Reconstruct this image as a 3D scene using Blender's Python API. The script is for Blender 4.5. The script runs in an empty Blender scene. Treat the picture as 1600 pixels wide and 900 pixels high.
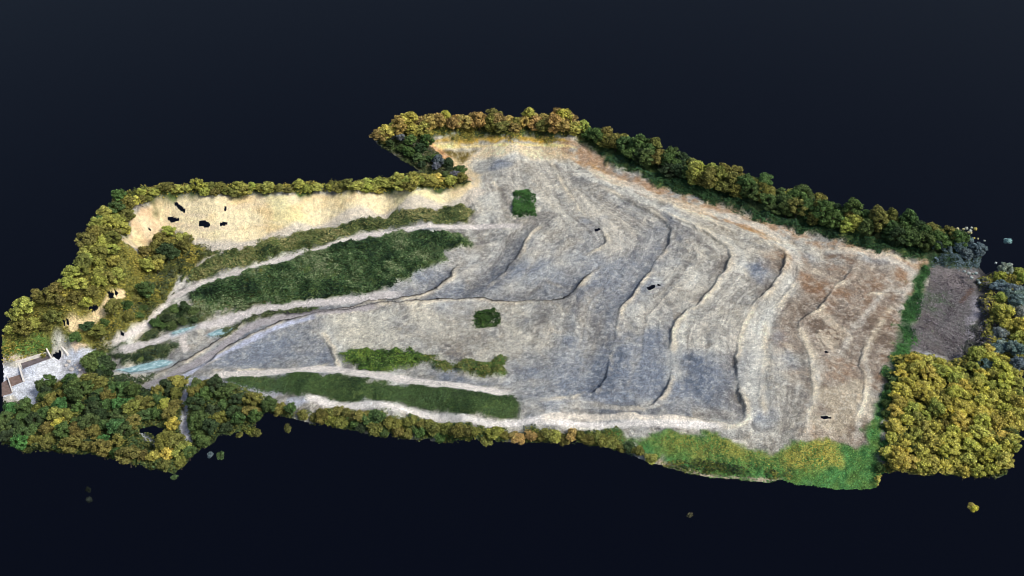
import bpy, bmesh, math, random
import numpy as np

# ------------------------------------------------------------------ camera, sky, sun, exposure
scene = bpy.context.scene
COL = scene.collection
R_ = math.radians
CAM_H, PITCH, HFOV = 260.0, R_(35.0), R_(50.0)
FPX = 800.0 / math.tan(HFOV / 2)
cam_data = bpy.data.cameras.new("camera")
cam_data.sensor_width = 36.0
cam_data.lens = 18.0 / math.tan(HFOV / 2)
cam_data.clip_start, cam_data.clip_end = 1.0, 400000.0
cam = bpy.data.objects.new("camera", cam_data)
COL.objects.link(cam)
cam.location = (0, 0, CAM_H)
cam.rotation_euler = (R_(90) - PITCH, 0, 0)
scene.camera = cam

SUN_EL, SUN_AZ = R_(46), R_(118)          # azimuth clockwise from +Y: sun stands to the right, a little towards the camera
world = bpy.data.worlds.new("World")
scene.world = world
world.use_nodes = True
wn, wl = world.node_tree.nodes, world.node_tree.links
sky = wn.new("ShaderNodeTexSky")
sky.sky_type = 'NISHITA'
sky.sun_disc = False
sky.sun_elevation = SUN_EL
sky.sun_rotation = SUN_AZ
sky.dust_density = 3.0
wl.new(sky.outputs[0], wn["Background"].inputs[0])
wn["Background"].inputs[1].default_value = 0.125
sun_data = bpy.data.lights.new("sun", 'SUN')
sun_data.energy = 2.4
sun_data.angle = R_(18)
sun_data.color = (1.0, 0.985, 0.925)
sun = bpy.data.objects.new("sun", sun_data)
COL.objects.link(sun)
sd = np.array([math.sin(SUN_AZ) * math.cos(SUN_EL), math.cos(SUN_AZ) * math.cos(SUN_EL), math.sin(SUN_EL)])
from mathutils import Vector, Matrix
sun.rotation_euler = Vector(tuple(sd)).to_track_quat('Z', 'Y').to_euler()
scene.view_settings.view_transform = 'Standard'
scene.view_settings.look = 'None'
scene.view_settings.exposure = 0.0
scene.cycles.pixel_filter_type = 'BLACKMAN_HARRIS'
scene.cycles.filter_width = 0.9
scene.view_settings.gamma = 1.0
scene.view_settings.use_curve_mapping = False
LIT = 0.90                                # what a level white sheet shows under this light

# ------------------------------------------------------------------ numeric helpers
rng = np.random.default_rng(7)
random.seed(7)
_tab = np.random.default_rng(3).random((256, 256)).astype(np.float64)

def vnoise(x, y, s=0):
    x = x + 37.7 * s; y = y + 91.3 * s
    xi = np.floor(x).astype(np.int64); yi = np.floor(y).astype(np.int64)
    fx = x - xi; fy = y - yi
    fx = fx * fx * (3 - 2 * fx); fy = fy * fy * (3 - 2 * fy)
    a = _tab[xi & 255, yi & 255]; b = _tab[(xi + 1) & 255, yi & 255]
    c = _tab[xi & 255, (yi + 1) & 255]; d = _tab[(xi + 1) & 255, (yi + 1) & 255]
    return (a * (1 - fx) + b * fx) * (1 - fy) + (c * (1 - fx) + d * fx) * fy

def fbm(x, y, scale, octs=4, s=0, gain=0.5):
    """about -1..1, feature size `scale` metres"""
    v = 0; amp = 1; tot = 0
    for o in range(octs):
        v = v + amp * (vnoise(x / scale * 2 ** o, y / scale * 2 ** o, s + o * 5) * 2 - 1)
        tot += amp; amp *= gain
    return v / tot * 1.6

def smooth(a, b, v):
    t = np.clip((v - a) / (b - a), 0, 1)
    return t * t * (3 - 2 * t)

cp, sp = math.cos(PITCH), math.sin(PITCH)
def rays(px, py):
    x = (np.asarray(px, float) - 800) / FPX; y = -(np.asarray(py, float) - 450) / FPX
    return np.stack([x, y * sp + cp, y * cp - sp], -1)
def at(px, py, z=0.0):
    d = rays(px, py)
    t = (np.asarray(z, float) - CAM_H) / d[..., 2]
    return d[..., 0] * t, d[..., 1] * t
def pix(x, y, z):
    z = np.asarray(z, float) - CAM_H
    f = y * cp - z * sp; u = y * sp + z * cp
    return 800 + FPX * x / f, 450 - FPX * u / f
def lin(c):
    c = np.array(c, float) / 255
    return np.where(c <= 0.04045, c / 12.92, ((c + 0.055) / 1.055) ** 2.4)
def alb(c):
    return np.clip(lin(c) / LIT, 0, 0.86)

# ------------------------------------------------------------------ large relief: surveyed spot heights (picture x, y, height)
SPOT = [
 # tailings plateau on the right, falling to the left
 (1440,420,0),(1400,550,0),(1370,680,-1),(1300,450,1),(1300,600,0),(1250,690,-2),(1200,400,1.5),(1200,500,0),(1150,620,-2),(1100,480,-1),
 (1100,370,2),(1000,330,2),(1000,440,-2),(1000,560,-4),(900,280,3),(900,350,1),(900,440,-4),(900,540,-6),(900,630,-5),(820,260,3),(800,330,0),
 (800,420,-6),(800,520,-8),(760,380,-6),(1080,640,-3),
 # middle: the lowest floor
 (700,430,-9),(700,520,-10),(600,510,-12),(500,540,-14),(420,560,-16),(640,590,-9),(760,600,-7),(500,580,-13),(380,590,-15),
 # road along the near edge and the bank below it
 (480,622,-11),(600,640,-9),(720,655,-7),(850,662,-5),(1000,662,-4),(1150,672,-3),(600,612,-8),(700,620,-6),(800,630,-6),(450,600,-12),
 (500,665,-17),(600,685,-16),(700,692,-15),(850,700,-11),(960,712,-11),(1100,742,-9),(1250,758,-8),(1350,766,-7),(1250,710,-4),(1340,700,-3),
 # benches rising to the upper left
 (560,480,-12),(450,490,-14),(340,520,-18),(600,440,-8),(480,440,-9),(380,455,-11),(680,380,-4),(560,395,-6),(450,420,-8),(330,440,-11),
 (700,345,-3),(600,350,-4),(500,368,-5.5),(400,392,-7),(330,405,-8),
 # foot and top of the pale cliff
 (700,318,-2),(600,328,-3),(500,345,-4),(400,366,-5.5),(320,378,-6.5),(250,350,-2),(215,385,-4),(240,395,-7),
 (730,291,3),(640,300,5.5),(560,302,6),(450,305,7),(330,308,8),(262,306,8.5),(222,322,8),(192,372,6),
 (680,284,4),(560,292,7),(450,295,8),(330,297,9),(230,300,10),(190,325,9.5),(165,370,8),(150,410,5),(120,450,3),(60,490,-4),(10,530,-10),
 # left hillside and gully with the track
 (265,465,-13),(230,430,-9),(200,450,-7),(175,480,-6),(150,490,-7.5),(100,512,-9),(225,510,-16),(130,530,-15),(60,545,-16),(10,560,-17),
 (150,548,-20),(290,500,-15),(250,540,-18),(190,560,-20),
 # yard, ponds
 (100,560,-21.5),(50,585,-21.5),(10,605,-21.5),(60,630,-22),(130,580,-21),(225,574,-20),(185,580,-20.5),(265,566,-19.5),(300,555,-18),(215,600,-21),(270,590,-18),
 # near-left wooded hill
 (120,625,-18),(70,650,-20),(30,680,-21),(10,700,-22),(200,640,-17),(160,690,-18),(270,725,-20),(300,620,-15),(290,660,-17),(340,640,-15),
 (330,680,-18),(400,650,-16),(440,640,-15),(350,605,-14),(230,680,-18),
 # far bench and back wood
 (700,262,-1),(730,240,2.5),(700,238,3.5),(760,235,4),(840,235,4),(800,226,7.5),(700,226,8),(880,232,7),(670,222,8.5),(680,250,4),
 (650,255,5),(620,235,7),(600,215,9),(690,275,3),(700,212,10),(800,210,10),(880,214,10),(640,205,11),(740,196,11),(860,196,11),(730,275,0.5),
 # right-hand wood edge
 (950,255,6),(1050,300,4),(1150,330,3),(1250,365,2),(1350,385,1.5),(1000,262,6),(1100,292,5),(1200,325,4),(1300,352,3),(1400,382,2),(1480,398,1),
 (960,220,8),(1060,255,7),(1160,285,6),(1260,315,5),(1380,350,4),(1480,372,2),
 # field and woods far right
 (1470,430,-1),(1510,470,-2),(1490,540,-3),(1450,480,-1.5),(1540,440,-3),(1560,520,-3),(1590,470,-2),(1590,600,-3),(1500,620,-3),(1420,600,-2),
 (1400,700,-4),(1480,740,-5),(1570,740,-5),(1540,660,-4),(1385,740,-5),
]
SP = np.array(SPOT, float)
sx, sy = at(SP[:, 0], SP[:, 1], SP[:, 2])
C2 = 5.0 ** 2
def kern(ax, ay, bx, by):
    return np.sqrt((ax[:, None] - bx[None]) ** 2 + (ay[:, None] - by[None]) ** 2 + C2)
n = len(SP)
A = np.zeros((n + 3, n + 3))
A[:n, :n] = kern(sx, sy, sx, sy) + np.eye(n) * -0.4
P_ = np.stack([np.ones(n), sx / 200, sy / 200], 1)
A[:n, n:] = P_; A[n:, :n] = P_.T
wts = np.linalg.solve(A, np.concatenate([SP[:, 2], np.zeros(3)]))

STEP = 0.45
X0, X1, Y0, Y1 = -222.0, 222.0, 246.0, 590.0
NX, NY = int((X1 - X0) / STEP), int((Y1 - Y0) / STEP)
gx = X0 + np.arange(NX) * STEP
gy = Y0 + np.arange(NY) * STEP
# coarse solve, then bilinear refine
CS = 2.0
cgx = np.arange(X0 - 4, X1 + 6, CS); cgy = np.arange(Y0 - 4, Y1 + 6, CS)
MX, MY = np.meshgrid(cgx, cgy)
H0 = (kern(MX.ravel(), MY.ravel(), sx, sy) @ wts[:n] + wts[n] + wts[n + 1] * MX.ravel() / 200 + wts[n + 2] * MY.ravel() / 200).reshape(MX.shape)

def bilin(grid, ox, oy, st, x, y):
    fx = np.clip((x - ox) / st, 0, grid.shape[1] - 1.001); fy = np.clip((y - oy) / st, 0, grid.shape[0] - 1.001)
    i = fx.astype(int); j = fy.astype(int); fx = fx - i; fy = fy - j
    return (grid[j, i] * (1 - fx) + grid[j, i + 1] * fx) * (1 - fy) + (grid[j + 1, i] * (1 - fx) + grid[j + 1, i + 1] * fx) * fy
def h0(x, y): return bilin(H0, cgx[0], cgy[0], CS, x, y)

def cast(pts, hf=h0):
    """picture points -> world x, y on the relief (first hit along the ray)"""
    p = np.array(pts, float)
    d = rays(p[:, 0], p[:, 1])
    za = 32.0
    t0 = (za - CAM_H) / d[:, 2]; t1 = (-40.0 - CAM_H) / d[:, 2]
    ts = t0[:, None] + (t1 - t0)[:, None] * np.linspace(0, 1, 260)[None]
    xx = d[:, :1] * ts; yy = d[:, 1:2] * ts; zz = CAM_H + d[:, 2:] * ts
    below = zz < hf(xx, yy)
    k = np.argmax(below, 1); k = np.maximum(k, 1)
    r = np.arange(len(p))
    g0 = zz[r, k - 1] - hf(xx[r, k - 1], yy[r, k - 1]); g1 = zz[r, k] - hf(xx[r, k], yy[r, k])
    f = np.clip(g0 / (g0 - g1 + 1e-9), 0, 1)
    t = ts[r, k - 1] * (1 - f) + ts[r, k] * f
    return np.stack([d[:, 0] * t, d[:, 1] * t], -1)

def dens(pts, stp=14, closed=True):
    """subdivide a picture polyline so that it follows the relief"""
    out = []
    m = len(pts)
    for i in range(m if closed else m - 1):
        a = np.array(pts[i], float); b = np.array(pts[(i + 1) % m], float)
        k = max(1, int(np.hypot(*(b - a)) / stp))
        for j in range(k): out.append(a + (b - a) * j / k)
    if not closed: out.append(np.array(pts[-1], float))
    return np.array(out)
def poly(pts): return cast(dens(pts, 25))
def line(pts):
    # Catmull-Rom smoothing in plan
    q = cast(pts)
    out = []
    for i in range(len(q) - 1):
        p0 = q[max(i - 1, 0)]; p1 = q[i]; p2 = q[i + 1]; p3 = q[min(i + 2, len(q) - 1)]
        for t in np.linspace(0, 1, 5)[:-1]:
            out.append(0.5 * ((2 * p1) + (-p0 + p2) * t + (2 * p0 - 5 * p1 + 4 * p2 - p3) * t * t + (-p0 + 3 * p1 - 3 * p2 + p3) * t ** 3))
    out.append(q[-1])
    return np.array(out)

def seg_dist(x, y, pl, closed):
    best = np.full(x.shape, 1e18); side = np.zeros(x.shape); tt = np.zeros(x.shape)
    m = len(pl); L = 0.0
    k = m if closed else m - 1
    for i in range(k):
        a = pl[i]; b = pl[(i + 1) % m]; ab = b - a
        l2 = ab @ ab + 1e-12
        t = np.clip(((x - a[0]) * ab[0] + (y - a[1]) * ab[1]) / l2, 0, 1)
        dx = x - a[0] - t * ab[0]; dy = y - a[1] - t * ab[1]
        d2 = dx * dx + dy * dy
        u = d2 < best
        best = np.where(u, d2, best)
        if not closed:
            side = np.where(u, np.sign(ab[0] * dy - ab[1] * dx), side)
            tt = np.where(u, L + t * math.sqrt(l2), tt)
            L += math.sqrt(l2)
    return np.sqrt(best), side, (tt / L if not closed else tt)
def inside(x, y, pl):
    r = np.zeros(x.shape, bool)
    m = len(pl)
    for i in range(m):
        a = pl[i]; b = pl[(i + 1) % m]
        if a[1] == b[1]: continue
        c = ((a[1] > y) != (b[1] > y)) & (x < (b[0] - a[0]) * (y - a[1]) / (b[1] - a[1]) + a[0])
        r ^= c
    return r
def poly_sd(x, y, pl, pad=14.0):
    """signed distance, negative inside; +pad beyond the padded bounds"""
    out = np.full(x.shape, float(pad))
    lo = pl.min(0) - pad; hi = pl.max(0) + pad
    s = np.nonzero((x > lo[0]) & (x < hi[0]) & (y > lo[1]) & (y < hi[1]))[0]
    xs, ys = x[s], y[s]
    d, _, _ = seg_dist(xs, ys, pl, True)
    out[s] = np.where(inside(xs, ys, pl), -d, d)
    return out
def line_d(x, y, pl, pad=30.0):
    d = np.full(x.shape, float(pad)); sd_ = np.zeros(x.shape); t = np.zeros(x.shape)
    lo = pl.min(0) - pad; hi = pl.max(0) + pad
    s = np.nonzero((x > lo[0]) & (x < hi[0]) & (y > lo[1]) & (y < hi[1]))[0]
    a, b, c = seg_dist(x[s], y[s], pl, False)
    d[s] = a; sd_[s] = b; t[s] = c
    return d, sd_, t

# ------------------------------------------------------------------ the surveyed patch of land
OUT = [(4,522),(20,498),(52,470),(104,442),(126,408),(140,374),(155,342),(182,312),(225,294),(330,291),(450,291),(560,286),(640,276),(655,268),(625,250),(600,236),(586,222),
 (584,212),(610,203),(680,196),(760,192),(860,191),(900,198),(965,222),(1060,256),(1155,284),(1260,314),(1385,350),(1478,368),(1500,380),(1535,402),
 (1530,418),(1540,428),(1562,420),(1597,432),(1597,610),(1587,700),(1570,748),(1540,750),(1490,746),(1420,742),(1378,740),(1372,762),(1345,766),(1310,765),(1242,758),(1222,750),(1200,755),(1120,748),
 (1065,738),(1030,727),(990,715),(940,700),(900,696),(850,694),(800,692),(700,694),(660,691),(612,687),(610,680),(606,687),(560,677),(515,670),(508,662),(503,670),(460,656),(415,647),(400,670),(347,686),(305,712),(274,742),
 (215,732),(150,714),(100,710),(40,710),(4,698)]
outp = cast(dens(OUT, 8))
GX, GY = np.meshgrid(gx, gy)
X = GX.ravel(); Y = GY.ravel()
osd = np.full(X.shape, 99.0)
ins = np.zeros(X.shape, bool)
m_in = inside(X, Y, outp)
VX = np.nonzero(m_in)[0]
x = X[VX]; y = Y[VX]
z = h0(x, y)
z += fbm(x, y, 28, 3, 1) * 0.35 + fbm(x, y, 7, 3, 2) * 0.16 + fbm(x, y, 2.2, 2, 3) * 0.05

# scarps: crest on the near/right hand side, drop behind it (points, crest height, drop, sign)
SCARP = [
 ([(240,602),(280,586),(318,570),(350,549),(382,531),(416,514),(450,502),(488,494),(540,486),(600,478),(665,473),(735,468),(790,471),(870,469),(892,463),(907,446),(927,426),(945,410)],1.6,1.5),
 ([(215,596),(268,574),(300,556),(340,534),(370,514),(398,497),(425,490),(470,489),(510,484),(555,476),(615,468),(660,461),(688,448),(708,425),(720,404)],1.5,1.2),
 ([(905,285),(960,305),(1010,330),(1044,352),(1046,372),(1030,402),(1006,435),(996,452),(985,468),(968,482),(962,520),(955,560),(946,592),(930,612),(905,617),(860,622),(820,627)],1.25,1.4),
 ([(1000,318),(1060,345),(1110,368),(1138,392),(1134,420),(1112,450),(1090,472),(1062,495),(1051,522),(1052,560),(1046,590),(1034,615),(1015,630),(985,637),(945,631),(900,626)],1.4,1.6),
 ([(1060,330),(1130,358),(1190,378),(1220,392),(1226,408),(1216,430),(1200,455),(1178,470),(1164,500),(1155,530),(1150,565),(1152,610),(1160,640),(1150,660),(1060,651),(1000,649),(950,649),(900,651)],1.25,1.3),
 ([(1240,400),(1246,425),(1225,460),(1200,500),(1190,560),(1184,620),(1188,660)],0.6,0.7),
 ([(1336,408),(1325,428),(1306,446),(1290,468),(1265,490),(1245,507),(1252,532),(1266,560),(1270,610),(1258,660),(1250,698)],1.0,1.1),
 ([(1400,470),(1370,500),(1345,560),(1352,600),(1340,640),(1310,690)],0.6,0.6),
 ([(850,240),(868,270),(884,300),(905,330),(932,352),(948,378),(930,390),(905,402)],0.8,0.9),
 ([(770,246),(773,285),(790,320),(800,345)],0.5,0.6),
 ([(745,456),(790,424),(812,392),(822,370),(850,350)],0.8,0.7),
 ([(1345,458),(1380,456),(1420,455)],0.7,0.7),
 ([(530,578),(524,555),(515,540),(500,520)],0.9,0.7),
 ([(1290,388),(1340,386),(1400,398),(1440,415)],0.6,0.5),
 ([(320,578),(400,574),(470,575),(520,566)],0.6,0.8),
 ([(900,250),(960,283),(1040,315),(1120,345),(1200,372),(1250,388)],0.6,0.6),
]
HOT = cast([(985,465),(1000,440),(1042,372),(1050,518),(1064,495),(1100,460),(1135,412),(944,596),(935,612),(1040,608),(1020,628),(980,637),(1222,418),(1205,452),(1152,570),(1153,620),(1060,651),(1265,490),(1285,472),(1325,428),(890,465),(907,446),(790,424),(812,392),(705,430),(948,378),(1345,560),(1380,456),(520,550)])
hot = np.zeros(x.shape)
for hp_ in HOT: hot = np.maximum(hot, np.exp(-(((x - hp_[0]) ** 2 + (y - hp_[1]) ** 2) / 8.5 ** 2)))
RIDGES = [2, 3, 4, 5, 6, 7, 8, 9, 10]
qn = np.full(x.shape, 60.0); tn = np.zeros(x.shape); dn = np.full(x.shape, 60.0)
wob = fbm(x, y, 12, 3, 11) * 2.6 + fbm(x, y, 3.5, 4, 12, .6) * 2.0
crest_m = np.zeros(x.shape); edge_shade_m = np.zeros(x.shape); foot_m = np.zeros(x.shape); long_edge_shade_m = np.zeros(x.shape)
for si, (pts, a, b) in enumerate(SCARP):
    d, s, t = line_d(x, y, line(pts), 45)
    sel = d < 26
    # near side = the side of the line towards smaller y / larger x (checked per line at its middle)
    l = line(pts); mid = l[len(l) // 2]; nxt = l[len(l) // 2 + 1]
    tang = nxt - mid; nl = np.array([-tang[1], tang[0]])
    sgn = 1 if (nl @ np.array([0.75, -0.66])) > 0 else -1
    q = d * s * sgn + wob * 0.35
    fade = smooth(0, .12, t) * smooth(1, .92, t)
    if si in RIDGES:
        u = d < dn
        l_len = np.hypot(*np.diff(l, axis=0).T).sum()
        qn = np.where(u, d * s * sgn, qn); tn = np.where(u, t * l_len + si * 200, tn); dn = np.where(u, d, dn)
    amp = np.clip(.2 + .25 * fbm(x, y, 22, 2, 21) + .75 * hot + (.6 if a >= 1.5 else 0), .08, 1.15)
    near = np.exp(-np.maximum(q, 0) / 8.0) * (q >= 0)
    far = np.exp(np.minimum(q, 0) / 6.0) * (q < 0)
    tr = smooth(-0.35, 0.2, q)
    prof = tr * a * .8 * np.exp(-np.maximum(q, 0) / 8.0) - (1 - tr) * b * .5 * np.exp(np.minimum(q, 0) / 9.0)
    z += np.where(sel, prof * fade * amp * smooth(26, 16, d), 0)
    crest_m = np.maximum(crest_m, np.where(sel, np.exp(-((q - 1.1) / 1.3) ** 2) * fade, 0))
    edge_shade_m = np.maximum(edge_shade_m, np.where(sel, np.exp(-((q - .12) / (.55 if a >= 1.5 else .38)) ** 2) * fade * min(1, a / 1.0) * np.clip((amp - .3) * 1.4 + .35 * fbm(x, y, 9, 3, 23) + (.4 if a >= 1.5 else 0), 0, 1), 0))
    if a >= 1.5: long_edge_shade_m = np.maximum(long_edge_shade_m, np.where(sel, np.exp(-((q - .25) / .75) ** 2) * fade * np.clip(.9 + .5 * fbm(x, y, 9, 3, 24), 0, 1), 0))
    foot_m = np.maximum(foot_m, np.where(sel & (q < 0), np.exp(q / 6.5) * fade * min(1, b / 1.2) * np.clip(amp, 0, 1), 0))

# contour-like working lines that follow the ridges
strk = fbm(qn, tn * .10, 4.5, 4, 161, .62) * smooth(45, 25, dn)
strk2 = fbm(qn, tn * .06, 11, 3, 163, .6) * smooth(45, 25, dn)
z += strk * .22
# erosion runnels on the tailings
run = np.abs(fbm(x * 1.0 + y * 0.25, y * 0.35, 10, 4, 31))
z -= 0.16 * np.exp(-(run / 0.05) ** 2)

def mask(pts, soft=1.5, namp=1.5, nsc=6, s=40, pad=16):
    pl = poly(pts)
    sdv = poly_sd(x, y, pl, pad)
    return smooth(soft, -soft, sdv + fbm(x, y, nsc, 3, s) * namp)
def stripe(pts, w, soft=0.8, namp=0.5, nsc=5, s=60, ends=True):
    d, _, t = line_d(x, y, line(pts), 25)
    mk = smooth(soft, -soft, d - w + fbm(x, y, nsc, 3, s) * namp)
    if ends: mk = mk * smooth(0, .06, t) * smooth(1, .94, t)
    return mk

# ------------------------------------------------------------------ ground colours (what the soil itself is)
c = np.empty((len(x), 3))
GREY, BEIGE, PALE = alb((157,154,149)), alb((188,179,163)), alb((216,212,203))
BLUE, DBLUE, RUST, BROWN = alb((133,139,150)), alb((102,109,121)), alb((152,118,90)), alb((118,108,100))
CREAM, OCHRE, PINK = alb((234,213,174)), alb((205,164,108)), alb((200,184,160))
DGREEN, MGREEN, GRASS, OLIVE, YEL = alb((62,76,48)), alb((88,106,58)), alb((80,130,72)), alb((134,128,70)), alb((178,166,78))
FIELD, WHITE = alb((104,101,100)), alb((198,201,207))
c[:] = GREY
def lay(mk, colr):
    global c
    c = c + (np.asarray(colr) - c) * mk[:, None]
rot = 0.5
u_, v_ = x * math.cos(rot) + y * math.sin(rot), -x * math.sin(rot) + y * math.cos(rot)
f1 = fbm(u_, v_ * 0.45, 16, 5, 71, 0.6); f2 = fbm(u_, v_ * 0.5, 9, 5, 83, 0.6); f3 = fbm(x, y, 5, 4, 97, 0.65)
lay(smooth(0.05, 0.8, f1) * 0.75, BEIGE)
lay(smooth(0.05, 0.8, f2) * 0.65, PALE)
lay(smooth(0.1, 0.8, -f1) * 0.55, BROWN)
lay(smooth(0.25, 0.9, f3) * 0.35, PINK)
lay(smooth(0.3, 0.9, -f3) * 0.35, DBLUE)
wx = x + fbm(x, y, 12, 3, 140) * 5; wy = y + fbm(x, y, 12, 3, 141) * 5
rid = np.abs(fbm(wx * .9 + wy * .3, wy * .45 - wx * .2, 11, 4, 143, .55))
lay(np.exp(-(rid / .035) ** 2) * .55, alb((112,106,102)))
rid2 = np.abs(fbm(wx, wy * .6, 8, 4, 147, .55) - .25)
lay(np.exp(-(rid2 / .05) ** 2) * .45, alb((216,208,196)))
f4 = fbm(x, y, 2.6, 3, 151, .7)
lay(smooth(.15, .7, f4) * .28, alb((212,206,196)))
lay(smooth(.15, .7, -f4) * .28, alb((110,106,104)))
lay(smooth(.26, .36, fbm(wx, wy, 9, 4, 171, .6)) * .32, alb((214,208,197)))
lay(smooth(.30, .40, fbm(wx, wy, 7, 4, 173, .6)) * .32, alb((120,115,112)))
lay(smooth(.34, .42, fbm(wx, wy * .7, 4, 4, 175, .6)) * .30, alb((206,196,180)))
for k_, off_ in enumerate((3.2, 7.5, 12.0, -4.0, -8.5, 16.5)):
    wv = qn - off_ - fbm(tn * .2 + k_ * 31, tn * 0, 6, 2, 181) * 1.6
    pres = smooth(.0, .3, fbm(tn * .12 + k_ * 17, tn * 0 + k_, 4, 2, 183)) * smooth(44, 30, dn)
    lay(np.exp(-(np.minimum(np.abs(wv - .8), np.abs(wv + .8)) / .34) ** 2) * pres * .6, alb((104,98,94)))
    lay(np.exp(-(wv / 1.6) ** 2) * pres * .35, alb((214,206,194)))
lay(smooth(.1, .75, strk) * .5, alb((210,202,190)))
lay(smooth(.1, .75, -strk) * .5, alb((116,111,107)))
lay(smooth(.1, .8, strk2) * .4, alb((200,191,177)))
# slate-blue patches
for pts, k in [([(360,520),(500,500),(520,570),(400,582),(300,575)],.85), ([(900,420),(985,400),(1000,470),(960,530),(945,610),(860,625),(880,540)],.75),
               ([(960,540),(1050,545),(1040,620),(985,640),(900,640),(930,620)],.85), ([(1050,600),(1150,570),(1175,645),(1060,652)],.75),
               ([(800,420),(930,370),(950,410),(890,465),(800,465)],.75), ([(640,470),(680,400),(720,400),(700,460)],.6), ([(700,470),(745,440),(820,370),(835,372),(760,460)],.5),
               ([(1000,350),(1060,350),(1030,420),(990,450)],.4), ([(760,560),(900,540),(950,640),(820,640)],.4), ([(500,470),(700,455),(700,470),(500,490)],.4)]:
    mk = mask(pts, 12, 10, 16, 45)
    lay(mk * np.minimum(1, k * 1.05) * smooth(-1.1, .3, f2 * .5 + strk * .7), BLUE)
    lay(mk * k * 0.8 * smooth(0.0, 0.8, -f2 * .7 - strk2 + f3 * 0.4), DBLUE)
# warm middle floor, rusty right end
lay(mask([(520,500),(700,480),(830,480),(850,560),(700,575),(540,560)], 6, 6, 14, 46) * 0.5 * smooth(-.4, .6, f2), BEIGE)
lay(mask([(505,500),(620,490),(600,550),(530,560)], 4, 4, 12, 47) * 0.45, alb((204,198,184)))
rm = mask([(1230,400),(1440,420),(1420,520),(1370,690),(1240,700),(1260,560),(1210,520)], 8, 8, 18, 48)
lay(rm * 0.6, alb((152,133,116)))
lay(rm * 0.65 * smooth(0.05, 0.8, f1 + 0.5 * f3), RUST)
lay(rm * 0.9 * smooth(0.0, 0.6, -f1 - 0.3 * f3), alb((122,106,93)))
lay(rm * 0.6 * smooth(0.35, 0.5, f2) * 0.8, alb((206,192,172)))
for pts in [[(1340,440),(1420,440),(1420,480),(1350,500)], [(1290,395),(1350,395),(1330,430),(1300,440)], [(1350,560),(1400,480),(1420,500),(1380,620)], [(1240,440),(1340,450),(1260,510)]]:
    lay(mask(pts, 4, 4, 8, 49) * 0.6 * smooth(-.5, .6, f3 + f1 * .5), alb((132,104,82)))
lay(mask([(1280,615),(1340,600),(1360,640),(1320,680),(1275,670)], 3, 4, 8, 50) * 0.6, alb((200,188,168)))
# rusty margin along the right-hand wood
lay(stripe([(860,225),(905,238),(960,275),(1050,305),(1150,338),(1250,372),(1350,392),(1445,412)], 4.5, 2.5, 2.0, 8, 61, False) * 0.75 * smooth(-.8, .3, f3), alb((174,138,104)))
lay(stripe([(870,238),(950,276),(1040,308),(1140,345),(1215,385),(1228,410)], 1.0, 1.0, 1.5, 6, 66) * .7 * smooth(-.5, .4, f3), alb((186,146,100)))
lay(stripe([(900,250),(1000,300),(1100,330),(1220,375),(1330,392)], 1.6, 1.4, 2.0, 8, 62) * 0.7 * smooth(-.6, .4, f2), OCHRE)
# vehicle tracks over the tailings
for pts, w, k in [([(830,232),(900,268),(1000,312),(1060,340),(1110,378),(1130,400)],1.6,.6), ([(900,255),(1000,298),(1080,325),(1160,345),(1215,372),(1242,400),(1240,425),(1210,470),(1190,520),(1175,600),(1180,640)],2.4,.75),
                  ([(1060,345),(1130,372),(1160,400),(1150,430)],1.6,.5), ([(1280,392),(1330,392),(1390,405),(1425,425),(1420,450),(1390,458)],2.2,.6), ([(745,300),(735,275),(760,248),(800,240),(850,250)],5,.5),
                  ([(760,300),(770,330),(745,350)],4,.45), ([(620,470),(720,470),(820,440),(900,400)],3,.35), ([(1080,470),(1060,520),(1050,600)],3,.45), ([(1240,430),(1190,500),(1180,560),(1160,640)],5,.4),
                  ([(1140,665),(1170,655),(1182,630),(1180,600)],1.3,.9), ([(1380,430),(1395,445),(1370,470),(1330,520),(1310,560)],1.0,.5), ([(1265,690),(1262,650),(1275,600),(1262,550)],1.1,.5),
                  ([(1340,690),(1345,640),(1360,600),(1345,550)],1.0,.5), ([(530,575),(522,552),(535,540)],1.2,.6)]:
    lay(stripe(pts, w, 1.2, 1.0, 5, 63) * k * (0.75 + 0.25 * f3), PALE)
# darker towards each scarp foot, paler on the lip, painted depth-edge shade line between
wet = np.where(x > at(1210, 500)[0], 1.0, 0.0)  # marks the right end of the floor; no colour uses it
lay(foot_m * .95 * smooth(-1.0, .3, f2), np.where(smooth(40, 90, x)[:, None] > .5, alb((112,102,94)), alb((106,110,120))))
lay(crest_m * 0.75 * smooth(-.6, .4, f2), alb((216,203,182)))
lay(edge_shade_m * .62, alb((52,51,52)))
# far bench
lay(mask([(715,235),(760,228),(880,230),(905,250),(860,250),(790,242),(740,250),(725,275)], 2.5, 2, 8, 51) * 0.7, alb((224,202,168)))
lay(mask([(660,222),(700,214),(800,213),(880,216),(900,226),(880,222),(800,221),(700,224)], 1.0, 1.0, 6, 52), alb((190,160,80)))
lay(mask([(690,237),(748,233),(735,246),(718,262),(705,255)], 1.2, 1.0, 6, 53), alb((118,104,60)))
lay(stripe([(665,222),(690,240),(715,265),(735,285)], 1.6, 1, .6, 5, 64), alb((188,150,112)))
lay(mask([(670,225),(720,226),(880,224),(900,232),(820,228),(740,231),(690,234)], 1.0, .8, 6, 54) * .8, alb((232,206,150)))
# fine crust, pebbly bars and a wider spread of soil tones over the bare ground
f5 = fbm(x, y, 1.5, 3, 191, .75); f6 = fbm(wx, wy, 3.0, 4, 193, .7)
lay(smooth(.22, .45, f5) * .20, alb((222,216,206)))
lay(smooth(.22, .45, -f5) * .18, alb((98,95,94)))
lay(smooth(.3, .42, f6) * .11, alb((210,200,184)))
lay(smooth(.3, .42, -f6) * .11, alb((112,108,106)))
cmean = c.mean(0)
c = np.clip(cmean * (c / cmean) ** 1.3 * np.array([.995, 1.012, .975]), .02, .8)
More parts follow.
